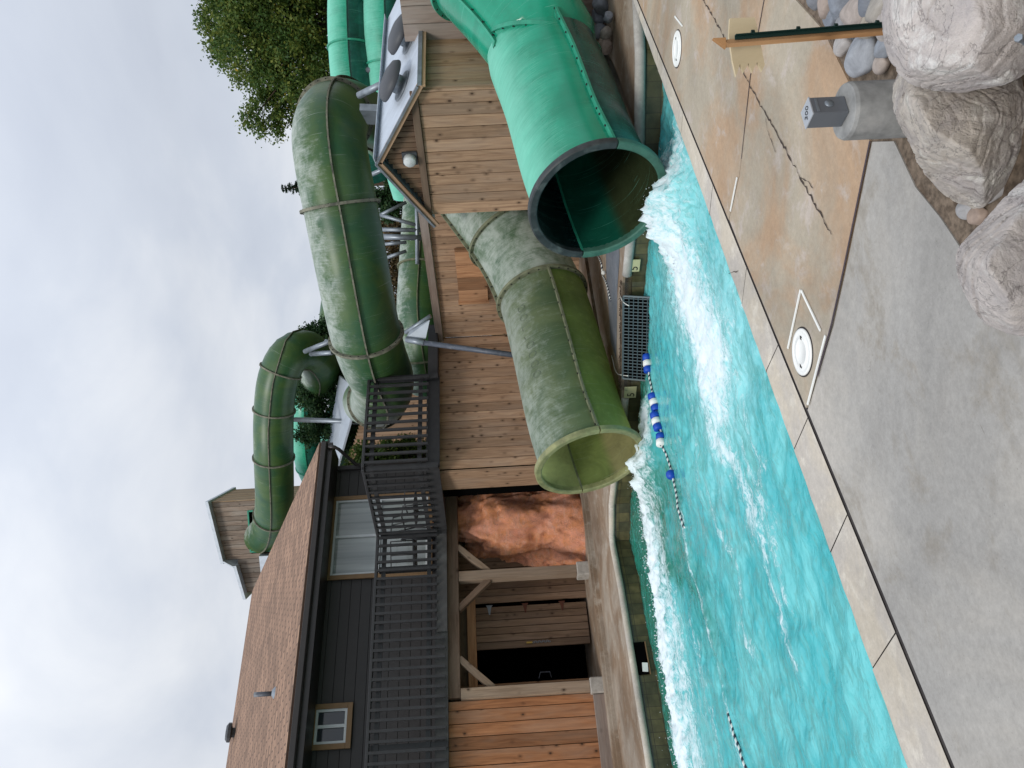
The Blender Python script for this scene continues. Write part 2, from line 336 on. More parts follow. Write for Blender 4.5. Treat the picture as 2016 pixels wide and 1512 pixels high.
def concrete(name, c1, c2, c3, sc=1., blotch=.5):
    g = G(name); p = g.geo()
    a = g.noise(p, .9*sc, 6, .62, .6); b = g.noise(p, 3.2*sc, 6, .68, .4)
    c = g.mix(g.map(a, .38, .62, 0, 1, True), c1, c2); c = g.mix(g.map(b, .52, .68, 0, blotch, True), c, c3)
    f = g.noise(p, 90., 3, .7); f2 = g.noise(p, 26., 5, .7)
    c = g.gain(c, g.map(f, .25, .75, .92, 1.08)); c = g.gain(c, g.map(f2, .3, .7, .90, 1.10)); c = g.gain(c, g.map(g.noise(p, .7, 5, .6, 1.), .3, .7, .72, 1.16))
    pit = g.voro(p, 30.).outputs['Distance']; c = g.mix(g.map(pit, .05, .1, .35, 0), c, tuple(x*.4 for x in c1))
    sc_ = g.map(g.noise(g.scale(p, (2., 5., 1.)), 3., 7, .75, 1.), .66, .70, 0, .5); c = g.mix(sc_, c, tuple(x*.55 for x in c3))
    g.color(c); g.rough(.82); g.b.inputs['Specular IOR Level'].default_value = .25; g.bump(g.math('ADD', f, f2), .2, .004); return g.mat
M['tan_conc'] = concrete('tan_stained_concrete', (.37, .32, .245), (.40, .275, .175), (.45, .39, .34), 1.3, .75)
M['grey_conc'] = concrete('grey_concrete', (.345, .33, .305), (.42, .39, .345), (.28, .25, .205), .75, .75)
M['brown_conc'] = concrete('olive_grey_concrete', (.29, .275, .235), (.34, .325, .30), (.25, .225, .17), .8, .5)
M['coping'] = concrete('coping_concrete', (.52, .46, .37), (.46, .42, .37), (.64, .59, .50), 2., .7)
M['coping_pale'] = concrete('pale_coping', (.42, .40, .36), (.36, .34, .31), (.55, .53, .49), 2.2, .7)
M['far_deck'] = concrete('far_deck_concrete', (.36, .30, .235), (.25, .175, .115), (.46, .41, .34), 1.3, .6)
M['slate'] = concrete('slate_patch', (.13, .145, .165), (.17, .18, .20), (.20, .21, .22), 3., .5)
M['joint'] = plain('joint_filler', (.035, .03, .028), .9, 0, .4, 12)
M['crack'] = plain('crack_dark', (.05, .035, .028), .95)
M['seam_line'] = plain('dark_seam', (.055, .04, .05), .9)
M['wash'] = plain('wet_green_concrete', (.035, .05, .048), .35, 0, .4, 3, .5, (.11, .115, .11))
def rockmat(name, a, b, c, veins=.6, crk=.22):
    g = G(name); p = g.obj(); n = g.noise(p, 3.2, 8, .7, .5); n2 = g.noise(p, 9., 8, .8, .2)
    v = g.noise(g.scale(p, (1., 2.0, 3.4)), 3.0, 9, .78, .7)
    col = g.mix(g.map(n, .36, .62, 0, 1, True), a, b); col = g.mix(g.map(v, .5, .62, 0, veins, True), col, c)
    col = g.mix(g.map(g.noise(p, 5., 4), .62, .74, 0, .45, True), col, (.40, .27, .15)); col = g.gain(col, g.map(n2, .25, .75, .72, 1.25))
    col = g.mix(g.map(g.math('ABSOLUTE', g.math('SUBTRACT', g.noise(p, 3.7, 6, .6, 2.), .5)), .0, .012, .55, 0), col, (.07, .05, .045))
    g.color(col); g.rough(.85); g.b.inputs['Specular IOR Level'].default_value = .25
    cr = g.map(g.voro(g.scale(p, (1., 1.6, 1.)), 4.5, 'DISTANCE_TO_EDGE').outputs['Distance'], 0, .12, 0, 1)
    g.bump(g.math('ADD', g.math('ADD', n2, g.math('MULTIPLY', cr, crk)), g.math('MULTIPLY', g.noise(p, 38., 6, .75), .5)), .9, .03); return g.mat
M['rock'] = rockmat('pale_quartzite', (.62, .55, .47), (.47, .42, .39), (.80, .76, .68), .8)
M['rock2'] = rockmat('lilac_quartzite', (.68, .61, .56), (.52, .47, .45), (.86, .83, .78), .85)
M['redrock'] = rockmat('painted_red_rock', (.62, .25, .11), (.62, .27, .17), (.70, .45, .36), .35, 0.)
def cobble():
    g = G('river_cobble'); r = g.oinfo(); p = g.obj()
    c = g.ramp(r, [(0, (.20, .22, .25)), (.25, (.36, .31, .24)), (.45, (.27, .29, .32)), (.6, (.13, .145, .17)), (.75, (.42, .40, .38)), (.9, (.30, .22, .17)), (1, (.40, .34, .26))])
    n = g.noise(p, 14., 6, .7, .6); c = g.gain(c, g.map(n, .3, .7, .7, 1.3)); c = g.mix(g.map(g.noise(p, 7., 5, .6, 1.5), .6, .68, 0, .4), c, (.5, .5, .5))
    g.color(c); g.rough(.7); g.bump(n, .2, .005); return g.mat
M['cobble'] = cobble()
def tilemat():
    g = G('pool_wall_tile'); uv = g.uv(); b = g.N.new('ShaderNodeTexBrick'); g.link(uv, b.inputs['Vector']); b.offset = 0.
    b.inputs['Scale'].default_value = 1.; b.inputs['Brick Width'].default_value = .15; b.inputs['Row Height'].default_value = .15; b.inputs['Mortar Size'].default_value = .004
    b.inputs['Color1'].default_value = (.115, .095, .04, 1); b.inputs['Color2'].default_value = (.06, .055, .028, 1); b.inputs['Mortar'].default_value = (.04, .03, .018, 1)
    s = g.sep(uv); c = g.mix(g.map(s[1], -.12, -.10, 0, .85), b.outputs[0], (.03, .038, .045))
    c = g.gain(c, g.map(g.noise(uv, 9., 4), .3, .7, .65, 1.35)); c = g.mix(g.map(g.math('ADD', g.noise(uv, 14., 4), g.math('MULTIPLY', s[1], 1.5)), .30, .36, 0, .0), c, (.2, .2, .15))
    g.color(c); g.rough(.3); g.bump(b.outputs['Fac'], -.3, .004); return g.mat
M['tile'] = tilemat()
def water():
    g = G('pool_water'); p = g.geo(); f = g.attr('foam'); ae = g.attr('aer_refl')
    w = g.scale(p, (1., 1.5, 1.))
    n1 = g.noise(w, 5.5, 7, .72, 1.6); n2 = g.noise(w, 19., 5, .7, 1.2); n3 = g.noise(w, 1.7, 3, .5, .8)
    base = g.mix(g.map(n3, .38, .62, 0, 1, True), (.075, .45, .475), (.15, .56, .57))
    base = g.mix(g.map(g.math('ADD', ae, g.math('MULTIPLY', g.math('SUBTRACT', n1, .5), .35)), .03, .28, 0, 1, True), (.022, .19, .135), base)  # deep green end is dark reflection put into the colour
    # suspended fine bubbles make streaky milky patches in the water body
    milk = g.math('ADD', g.math('MULTIPLY', n1, .55), g.math('MULTIPLY', ae, .6))
    base = g.mix(g.map(milk, .50, .95, 0, .75, True), base, (.42, .78, .79))
    base = g.mix(g.map(g.noise(g.scale(p, (1.2, 2.6, 1.)), 2.6, 5, .6, 2.0), .53, .57, 0, .42, True), base, (.115, .37, .34))  # dark patches paint in reflections of house and sky
    ff = g.math('ADD', f, g.math('ADD', g.math('MULTIPLY', g.math('SUBTRACT', n1, .5), 1.5), g.math('MULTIPLY', g.math('SUBTRACT', n2, .5), .9)))
    fm = g.map(ff, .30, .92, 0, 1, True); fm = g.math('MULTIPLY', fm, g.map(f, .03, .16, 0, 1, True))
    c = g.mix(fm, base, (.76, .85, .87))
    g.color(c); g.rough(g.map(fm, 0, 1, .04, .75)); g.b.inputs['IOR'].default_value = 1.33
    g.val(g.b.inputs['Specular IOR Level'], g.map(fm, 0, 1, .55, .2))
    h = g.math('ADD', g.math('ADD', g.math('MULTIPLY', g.noise(w, 7., 5, .6, .8), .8), g.math('MULTIPLY', g.noise(w, 2.6, 3, .5, 1.2), 1.6)), g.math('MULTIPLY', g.math('MULTIPLY', n2, fm), .9))
    g.bump(h, .32, .05); return g.mat
M['water'] = water()
def foamat():
    g = G('white_water'); n = g.noise(g.geo(), 30., 5, .75); g.color(g.mix(g.map(n, .35, .65), (.62, .74, .77), (.86, .89, .90))); g.rough(.6)
    g.b.inputs['Subsurface Weight'].default_value = .2; g.b.inputs['Subsurface Radius'].default_value = (.03, .04, .04); g.bump(n, .8, .02); return g.mat
M['foam'] = foamat()
def leafmat(name, cols):
    g = G(name); r = g.rnd(); c = g.ramp(r, cols); g.color(c); g.rough(.6); g.b.inputs['Specular IOR Level'].default_value = .25
    t = g.N.new('ShaderNodeBsdfTranslucent'); g.val(t.inputs[0], g.gain(c, 1.3)); m = g.N.new('ShaderNodeMixShader'); m.inputs[0].default_value = .3
    g.link(g.b.outputs[0], m.inputs[1]); g.link(t.outputs[0], m.inputs[2]); g.link(m.outputs[0], g.out.inputs[0]); return g.mat
M['leaf_maple'] = leafmat('maple_leaves', [(0, (.03, .07, .018)), (.45, (.07, .13, .028)), (.8, (.16, .195, .038)), (.93, (.18, .19, .03)), (1, (.38, .27, .03))])
M['leaf_dark'] = leafmat('dark_needles', [(0, (.012, .035, .013)), (.6, (.028, .07, .024)), (1, (.08, .13, .04))])
M['leaf_spruce'] = leafmat('spruce_needles', [(0, (.012, .03, .02)), (.6, (.028, .06, .035)), (1, (.06, .10, .06))])
M['leaf_brown'] = leafmat('autumn_leaves', [(0, (.03, .04, .015)), (.4, (.08, .065, .03)), (.8, (.15, .10, .05)), (1, (.20, .15, .07))])
M['leaf_bush'] = leafmat('bush_leaves', [(0, (.04, .08, .015)), (.6, (.10, .16, .03)), (1, (.22, .25, .05))])
M['bark'] = plain('bark', (.075, .055, .04), .95, 0, .3, 12, .1)
M['ground'] = plain('grassy_ground', (.10, .11, .05), .95, 0, .35, 2, .1, (.13, .10, .06))
def glass(name, c, r=.08):
    g = G(name); g.color(c); g.rough(r); g.b.inputs['Specular IOR Level'].default_value = .7; return g.mat

def curtain():
    g = G('curtained_pane'); f = g.noise(g.scale(g.geo(), (9., 1., .35)), 1., 3, .5, .3); g.color(g.ramp(f, [(.3, (.19, .21, .205)), (.7, (.36, .385, .37))])); g.rough(.06); g.b.inputs['Specular IOR Level'].default_value = .7; return g.mat
M['pane_light'] = curtain(); M['pane_dark'] = glass('dark_pane', (.02, .027, .035))

# ------------------------------------------------------------------ noise on arrays
_T = RNG.random((512, 512)).astype(np.float32)
def vn(x, y):
    xi = np.floor(x).astype(int); yi = np.floor(y).astype(int); fx = x-xi; fy = y-yi; fx = fx*fx*(3-2*fx); fy = fy*fy*(3-2*fy)
    a = _T[xi % 512, yi % 512]; b = _T[(xi+1) % 512, yi % 512]; c = _T[xi % 512, (yi+1) % 512]; d = _T[(xi+1) % 512, (yi+1) % 512]
    return (a*(1-fx)+b*fx)*(1-fy)+(c*(1-fx)+d*fx)*fy
def fbm(x, y, o=4, g=.5):
    s = 0; a = 1; t = 0
    for i in range(o): s = s+a*vn(x+17.3*i, y+9.1*i); t += a; a *= g; x = x*2.03; y = y*1.97
    return s/t
def fbm3(P, s, o=4):
    x, y, z = P[:, 0]*s+100, P[:, 1]*s+100, P[:, 2]*s+100
    return (fbm(x, y, o)+fbm(y+31, z+7, o)+fbm(z+61, x+13, o))/3-.5

# ================================================================== THE SETTING
WZ = -.31
POOL = [(-5, 9.93), (1.8, 9.97), (3.95, 10.13), (4.72, 10.33), (5.06, 9.85), (5.36, 8.35), (5.55, 7.75), (6.3, 6.62), (6.55, 5.0), (7.1, 4.2), (7.55, 3.82), (4.0, 3.60), (.5, 3.38), (-5, 3.05)]
def fill(outer, inner, z, name, mat, mb=None):
    bm = bmesh.new(); uvl = None
    for loop in (outer, inner):
        vs = [bm.verts.new((x, y, z)) for x, y in loop]
        for i in range(len(vs)): bm.edges.new((vs[i], vs[(i+1) % len(vs)]))
    bmesh.ops.triangle_fill(bm, use_beauty=True, edges=bm.edges); bmesh.ops.recalc_face_normals(bm, faces=bm.faces)
    for f in bm.faces:
        if f.normal.z < 0: f.normal_flip()
    me = bpy.data.meshes.new(name); bm.to_mesh(me); bm.free(); me.materials.append(mat)
    o = bpy.data.objects.new(name, me); COL.objects.link(o); return o
tag(fill([(-700, -700), (700, -700), (700, 700), (-700, 700)], POOL, -.075, 'ground', M['ground']), kind='structure')
def slab(name, polys, mat, th=.1, kind='structure'):
    """sheets with real thickness; polys: list of (points, z top)"""
    mb = MB()
    for pts, z in polys: mb.prism([(x, y, z) for x, y in pts], th, (0, 0, -1), random.random())
    o = mb.build(name, mat); tag(o, kind=kind); return o
def cps(i): return pz(*i, 0).xy
# near side: coping stones, then the slabs behind the expansion joint
def Ye(x): return 3.35+.063*x          # pool edge
def Yj(x): return 2.975+.098*x if x < 4 else 3.367+.05*(x-4)*2 # back of coping
JX = [(-5, -5), (-2.2, -2.25), (.0, -.04), (.89, .94), (1.44, 1.49), (2.03, 2.05), (2.57, 2.56), (3.12, 3.21), (4.01, 4.08), (5.0, 5.05), (6.0, 6.1), (7.0, 6.95), (8.4, 8.5)]
def edge_stone(mb, a, b, gap=.0035):
    (f0, k0), (f1, k1) = a, b; f0 += gap; f1 -= gap; k0 += gap; k1 -= gap
    nseg = 6; prof = []                                     # rounded nose over the water
    for t in range(7):
        an = math.pi/2*t/6; prof.append((-.035*math.sin(an), -.035*(1-math.cos(an))))
    prof += [(-.035, -.09), (.02, -.10)]
    r = random.random(); rows = []
    for q in range(nseg+1):
        t = q/nseg; xf = f0+(f1-f0)*t; xk = k0+(k1-k0)*t; w = .004*math.sin(q*2.3+f0*5)
        row = [(xk, Yj(xk)+.012, 0)]+[(xf, Ye(xf)-.035-dy*1+w-.0, dz) for dy, dz in prof]
        rows.append(mb.add(row))
    n = len(prof)+1
    for q in range(nseg):
        for k in range(n-1):
            i0, i1 = rows[q]+k, rows[q+1]+k
            mb.face([i0, i1, i1+1, i0+1], [(0, 0)]*4, r, 0, k > 0)
mb = MB()
for a, b in zip(JX, JX[1:]): edge_stone(mb, a, b)
o = mb.build('near_coping', M['coping'], recalc=False); tag(o, kind='structure')
me = o.data
bm = bmesh.new(); bm.from_mesh(me)
for f in bm.faces:
    if f.normal.z < -.3 or (abs(f.normal.z) < .4 and f.normal.y < 0): pass
bmesh.ops.recalc_face_normals(bm, faces=bm.faces); bm.to_mesh(me); bm.free()
mb = MB()                                                    # joint bed under and behind the stones
for x0, x1 in zip(np.linspace(-5, 8.5, 40)[:-1], np.linspace(-5, 8.5, 40)[1:]):
    mb.poly([(x0, Yj(x0)-.012+.004*math.sin(x0*9), -.006), (x1, Yj(x1)-.012+.004*math.sin(x1*9), -.006), (x1, Ye(x1)-.04, -.006), (x0, Ye(x0)-.04, -.006)])
tag(mb.build('joint_bed', M['joint']), kind='structure')
TJ = [(2.515, 1.90), (2.30, 2.42), (2.21, 2.66), (2.09, 3.135)]        # tan / grey slab joint
def back(x0, x1, n=12): return [(x, Yj(x)-.010) for x in np.linspace(x0, x1, n)]
tan2 = [(2.52, 1.905), (2.58, 1.91), (2.83, 1.85), (3.22, 1.83), (3.61, 1.89), (4.02, 1.95), (3.905, 2.48), (3.68, 3.0), (3.655, Yj(3.655)-.018)]+back(3.655, 2.10, 6)[1:]+[(2.22, 2.66), (2.31, 2.42)]
tan1 = [(4.03, 1.95), (5.2, 1.9), (7.5, 1.5), (12, 1.0), (12, Yj(8.5)+.3), (8.5, Yj(8.5)-.018)]+back(8.5, 3.665, 14)[1:]+[(3.69, 3.0), (3.915, 2.48)]
slab('pool_deck_tan', [(tan2, 0.), (tan1, 0.)], M['tan_conc'])
grey = [(2.505, 1.90), (2.37, 1.80), (2.13, 1.82), (1.93, 1.79), (1.77, 1.78), (1.55, 1.62), (1.32, 1.35), (1.12, .95), (1.0, .4), (1.0, -6), (-8, -6), (-8, 2.2), (-5, Yj(-5)-.018)]+back(-5, .66, 12)[1:]+back(.66, 2.085, 6)[1:]+[(2.20, 2.66), (2.29, 2.42)]
slab('pool_deck_grey', [(grey, -.004)], M['grey_conc'])
def strip(mb, pts, w, z, jitter=0., m=0):
    pts = [Vector((p[0], p[1], z)) for p in pts]; L = []
    for i, p in enumerate(pts):
        d = (pts[min(i+1, len(pts)-1)]-pts[max(i-1, 0)]).normalized(); nn = Vector((-d.y, d.x, 0)); ww = w*(1+jitter*(random.random()-.5)*2)
        L.append((p+nn*ww/2, p-nn*ww/2))
    for a, b in zip(L, L[1:]): mb.poly([a[0], b[0], b[1], a[1]], random.random(), m)
def wander(pts, step, amp):
    out = []
    for a, b in zip(pts, pts[1:]):
        a, b = Vector(a), Vector(b); n = max(2, int((b-a).length/step)); d = (b-a).normalized(); nn = Vector((-d.y, d.x))
        for k in range(n): out.append(a.lerp(b, k/n)+nn*amp*(random.random()-.5)*2)
    out.append(Vector(pts[-1])); return out
mb = MB()
strip(mb, wander([(5.9, 2.66), (5.07, 2.63), (4.58, 2.58), (3.97, 2.52), (3.64, 2.5), (3.41, 2.46), (3.09, 2.44), (2.77, 2.41), (2.50, 2.385)], .022, .0075), .0065, .0045, .9); strip(mb, wander([(3.55, 2.50), (3.48, 2.53), (3.30, 2.54)], .02, .004), .003, .0045, .8); strip(mb, wander([(2.95, 2.43), (2.86, 2.38), (2.80, 2.37)], .02, .004), .003, .0045, .8)
strip(mb, wander([(3.3, 3.42), (3.38, 3.50), (3.42, 3.56)], .03, .006), .005, .0045, .5)
o = mb.build('deck_cracks', M['crack']); tag(o, kind='structure')
mb = MB(); strip(mb, [(2.51, 1.9), (2.30, 2.42), (2.21, 2.66), (2.13, 2.95)], .012, .0035); strip(mb, [(4.02, 1.95), (3.91, 2.48), (3.72, 2.9)], .008, .0035)
tag(mb.build('slab_joints', M['seam_line']), kind='structure')
# dirt beds
mb = MB(); mb.poly([(1.0, -2, -.0095), (6, -2, -.0095), (9, 1.6, -.0095), (5.2, 1.95, -.0095), (3.61, 1.93, -.0095), (2.5, 1.93, -.0095), (1.7, 1.83, -.0095), (1.0, .9, -.0095)])
tag(mb.build('planting_bed', M['dirt']), kind='structure')
# far deck
far = [(-6, 14.6), (-6, 9.93), (1.8, 9.97), (3.95, 10.13), (4.72, 10.33), (5.06, 9.85), (5.36, 8.35), (5.55, 7.75), (6.3, 6.62), (6.55, 5.0), (7.1, 4.2), (7.55, 3.82), (8.5, 3.9), (12, 4.3), (12, 14.6)]
mb = MB(); mb.prism([(x, y, 0) for x, y in far[:6]]+[(5.30, 8.605, 0), (9.3, 8.605, 0), (9.3, 14.6, 0)], .1, (0, 0, -1))
mb.prism([(x, y, -.045) for x, y in [(5.30, 8.60), (5.36, 8.345), (5.55, 7.75), (6.3, 6.62), (6.55, 5.0), (7.1, 4.2), (7.55, 3.82), (8.5, 3.9), (11, 4.3), (9.3, 8.60)]], .1, (0, 0, -1))
tag(mb.build('far_deck', M['far_deck']), kind='structure')
mb = MB(); mb.poly([(x, y, -.041) for x, y in [(6.62, 6.5), (6.50, 6.95), (6.2, 7.45), (6.05, 7.75), (6.45, 7.9), (7.2, 7.45), (7.9, 6.6), (7.0, 6.2)]])
tag(mb.build('slate_basin', M['slate']), kind='structure')
mb = MB(); mb.box((4.0, 12.12, .03), (14, .06, .06), along=0); mb.box((4.0, 13.35, .05), (14, 2.4, .1), along=0)
tag(mb.build('building_plinth', M['far_deck']), kind='structure')
# pool wall + bullnose of the far side
mb = MB()
def wallseg(mb, a, b, l0, zt=-.03, zb=-1.5):
    l = (Vector(b)-Vector(a)).length
    mb.face(list(range(mb.add([(a[0], a[1], zb), (b[0], b[1], zb), (b[0], b[1], zt), (a[0], a[1], zt)]), len(mb.v))), [(l0, zb), (l0+l, zb), (l0+l, zt), (l0, zt)], 0)
    return l0+l
l = 0
for a, b in zip(POOL, POOL[1:]+POOL[:1]): l = wallseg(mb, a, b, l, (-.03 if a[0] < 5.2 else -.07) if a[1] > 3.9 else -.1)
tag(mb.build('pool_wall', M['tile'], recalc=False), kind='structure')
def nose(pts, name, mat, r=.045, dz=0.):
    mb = MB(); P = [Vector((x, y, -.008+dz)) for x, y in pts]; sm = []
    for a, b in zip(P, P[1:]): n = max(1, int((b-a).length/.12)); sm += [a.lerp(b, k/n) for k in range(n)]
    sm.append(P[-1]); sm = [Vector((p.x, p.y, p.z-.036)) for p in sm]
    mb.pipe(sm, r, 12, True); return mb.build(name, mat)
tag(nose([(-5, 9.93), (1.8, 9.97), (3.95, 10.13), (4.64, 10.30), (4.78, 10.27), (5.06, 9.85), (5.30, 8.62)], 'far_coping', M['coping']), kind='structure')
tag(nose([(5.31, 8.58), (5.36, 8.35), (5.50, 7.86)], 'far_coping', M['coping'], .045, -.045), kind='structure')
tag(nose([(6.31, 6.50), (6.55, 5.0), (6.75, 4.7), (7.1, 4.2), (7.6, 3.80)], 'far_coping', M['coping_pale'], .055, -.04), kind='structure')
mb = MB(); mb.poly([(x, y, -1.5) for x, y in POOL]); tag(mb.build('pool_floor', M['tile']), kind='structure')
# debris ledge behind the grate
mb = MB(); mb.prism([(5.55, 7.75, -.038), (6.3, 6.62, -.038), (6.40, 6.68, -.038), (5.68, 7.85, -.038)], .12, (0, 0, -1)); tag(mb.build('silt_ledge', M['dirt']), kind='structure')

# ------------------------------------------------------------------ water with foam
def seg_d(X, Y, pts):
    best = np.full(X.shape, 9.)
    for (ax, ay), (bx, by) in zip(pts, pts[1:]):
        dx, dy = bx-ax, by-ay; t = np.clip(((X-ax)*dx+(Y-ay)*dy)/(dx*dx+dy*dy), 0, 1)
        best = np.minimum(best, np.hypot(X-ax-t*dx, Y-ay-t*dy))
    return best
def build_water():
    xs = np.arange(-5.2, 7.9, .026); ys = np.arange(2.9, 10.6, .026)
    X, Y = np.meshgrid(xs, ys, indexing='ij')
    wx = X+.22*(fbm(X*1.7, Y*1.7+50, 3)-.5)*2; wy = Y+.22*(fbm(X*1.7+80, Y*1.7, 3)-.5)*2
    # breaking front of the olive slide's outflow, rolling away towards -X
    dA = seg_d(wx, wy, [(5.0, 7.75), (4.6, 8.1), (4.35, 8.65), (3.4, 8.8), (2.2, 9.0), (.8, 9.1), (-1.5, 9.2)]); A = np.exp(-(dA/.42)**2)
    dA2 = seg_d(wx, wy, [(4.6, 8.1), (3.6, 8.35), (2.3, 8.5), (1.0, 8.6), (-1.5, 8.7)]); A2 = .62*np.exp(-(dA2/.45)**2)
    dB = seg_d(wx, wy, [(5.75, 4.85), (5.2, 5.15), (4.6, 5.2), (3.9, 5.1)]); B = .92*np.exp(-(dB/.58)**2)
    dB0 = seg_d(wx, wy, [(5.9, 5.0), (5.55, 5.0)]); B0 = .95*np.exp(-(dB0/.6)**2)
    dB2 = seg_d(wx, wy, [(4.2, 5.3), (3.5, 5.5), (2.9, 5.3), (2.5, 5.0)]); B2 = .62*np.exp(-(dB2/.17)**2)
    S = 0
    for pts, w, a in [([(4.2, 4.9), (3.4, 4.7), (2.6, 4.6)], .10, .42), ([(3.0, 5.0), (2.3, 4.75), (1.9, 4.9)], .12, .5), ([(5.2, 5.8), (4.2, 6.1), (3.3, 6.2)], .12, .36), ([(3.2, 6.0), (2.5, 5.9), (2.0, 6.05), (1.7, 5.8)], .12, .46), ([(2.6, 4.7), (2.2, 5.1), (1.75, 5.2), (1.45, 5.0)], .14, .5), ([(3.6, 7.15), (2.9, 7.1), (2.2, 7.05), (1.0, 6.8), (-.5, 6.4)], .07, .52), ([(2.4, 7.6), (1.8, 7.5), (1.2, 7.7)], .2, .42), ([(4.0, 4.3), (3.3, 4.2)], .06, .36)]:
        S = np.maximum(S, a*np.exp(-(seg_d(wx, wy, pts)/w)**2))
    F = np.clip(np.maximum.reduce([A, A2, B, B0, B2, S]), 0, 1)
    aer_refl = .75*np.exp(-(dB/1.2)**2)+.6*np.exp(-(dA2/.8)**2)+.30
    clear = 1/(1+np.exp(-(Y-(6.6+.12*np.clip(X-2, 0, 5)))*2.4))*(1/(1+np.exp(-(X-2.2)*1.6)))+1/(1+np.exp(-(Y-9.35)*6))*.9+np.exp(-((X-6.6)/.6)**2)*.6  # mask for dark reflections painted over the aeration
    aer_refl = np.clip(aer_refl, 0, 1)*(1-.9*np.clip(clear+(fbm(X*2.2, Y*2.2+7, 3)-.5)*.6, 0, 1))
    # dark reflection by the far wall and slides, painted into the water colour
    h = .05*(fbm(X*2.1+3, Y*2.6, 4)-.5)+.042*(fbm(X*5.5, Y*6.5+9, 3)-.5)+.012*(fbm(X*19, Y*21, 2)-.5)
    lump = fbm(X*9+5, Y*9, 4, .6)
    h = h+A*(.05+.16*np.clip(lump-.35, 0, 1))+B*(.015+.07*np.clip(lump-.35, 0, 1))+B0*(.03+.2*np.clip(lump-.3, 0, 1))+.05*B2*lump+.03*A2*lump+.03*S*lump
    for mx_, my_, mh in ((5.50, 4.85, .26), (4.60, 8.0, .20)):
        h += mh*np.exp(-((X-mx_)/.26)**2-((Y-my_)/.42)**2)*(lump*.9+.45)
    F = np.maximum(F, .95*np.exp(-((X-4.68)/.34)**2-((Y-8.0)/.5)**2))
    Zv = WZ+h; nx, ny = X.shape
    V = np.stack([X, Y, Zv], -1).reshape(-1, 3)
    i = np.arange(nx-1)[:, None]*ny+np.arange(ny-1)[None, :]; Q = np.stack([i, i+ny, i+ny+1, i+1], -1).reshape(-1, 4)
    me = bpy.data.meshes.new('pool_water'); me.vertices.add(len(V)); me.vertices.foreach_set('co', V.ravel().astype(np.float32))
    me.loops.add(Q.size); me.loops.foreach_set('vertex_index', Q.ravel().astype(np.int32)); me.polygons.add(len(Q)); me.polygons.foreach_set('loop_start', (np.arange(len(Q))*4).astype(np.int32))
    me.update(calc_edges=True); me.polygons.foreach_set('use_smooth', np.ones(len(Q), bool))
    for nm, a in (('foam', F), ('aer_refl', aer_refl)): at = me.attributes.new(nm, 'FLOAT', 'POINT'); at.data.foreach_set('value', a.ravel().astype(np.float32))
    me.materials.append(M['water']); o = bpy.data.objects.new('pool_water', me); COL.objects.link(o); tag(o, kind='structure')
    return xs, ys, Zv, F
WX, WY, WH, WF = build_water()
def wz(x, y): return float(WH[min(len(WX)-1, max(0, int((x-WX[0])/.026))), min(len(WY)-1, max(0, int((y-WY[0])/.026)))])
# droplets and torn crests thrown up along the two breaking fronts
def spray():
    mb = MB(); fronts = [([(5.6, 4.6), (5.45, 5.0), (5.2, 5.4)], 90, .05, .07), ([(4.6, 8.15), (4.35, 8.95), (3.4, 9.08), (2.2, 9.22), (.9, 9.3)], 420, .07, .06)]
    T = [Vector((math.cos(a)*.94, math.sin(a)*.94, -.33)) for a in (0, 2.09, 4.19)]+[Vector((0, 0, 1))]
    for pts, n, hh, w in fronts:
        for _ in range(n):
            i = random.randrange(len(pts)-1); t = random.random(); a, b = Vector(pts[i]), Vector(pts[i+1]); p = a.lerp(b, t)+Vector((random.gauss(0, w), random.gauss(0, w)))
            z = wz(p.x, p.y)+abs(random.gauss(0, hh))*random.random(); s = random.uniform(.003, .010)*(1.4 if z < WZ+.12 else .6)
            b0 = mb.add([Vector((p.x, p.y, z))+Vector((q.x*s*random.uniform(.6, 1.5), q.y*s, q.z*s*random.uniform(.7, 1.8))) for q in T])
            for f in ((0, 2, 1), (0, 1, 3), (1, 2, 3), (2, 0, 3)): mb.face([b0+k for k in f], [(0, 0)]*3, 0, 0, True)
    tag(mb.build('water_spray', M['foam']), 'white spray thrown up where both slides discharge into pool', 'spray', None, 'stuff')
spray()
# ================================================================== FLUMES
def crom(ctrl, step=.1):
    P = [Vector(p) for p in ctrl]; P = [P[0]*2-P[1]]+P+[P[-1]*2-P[-2]]; out = []
    for i in range(1, len(P)-2):
        n = max(2, int((P[i+1]-P[i]).length/step))
        for k in range(n):
            t = k/n; a, b, c, d = P[i-1], P[i], P[i+1], P[i+2]
            out.append(.5*((2*b)+(c-a)*t+(2*a-5*b+4*c-d)*t*t+(3*b-a-3*c+d)*t**3))
    out.append(P[-2]); return out
def frames(pts):
    F = []; l = 0
    for i, p in enumerate(pts):
        d = (pts[min(i+1, len(pts)-1)]-pts[max(i-1, 0)]).normalized(); h = d.cross(_Z).normalized(); v = h.cross(d)
        if i: l += (p-pts[i-1]).length
        F.append((p, d, h, v, l))
    return F
def at_len(F, l):
    for i in range(len(F)-1):
        if F[i+1][4] >= l: return i
    return len(F)-1
def ring_pt(fr, R, a, dl=0): p, d, h, v, l = fr; return p+d*dl+R*(math.cos(a)*h+math.sin(a)*v)
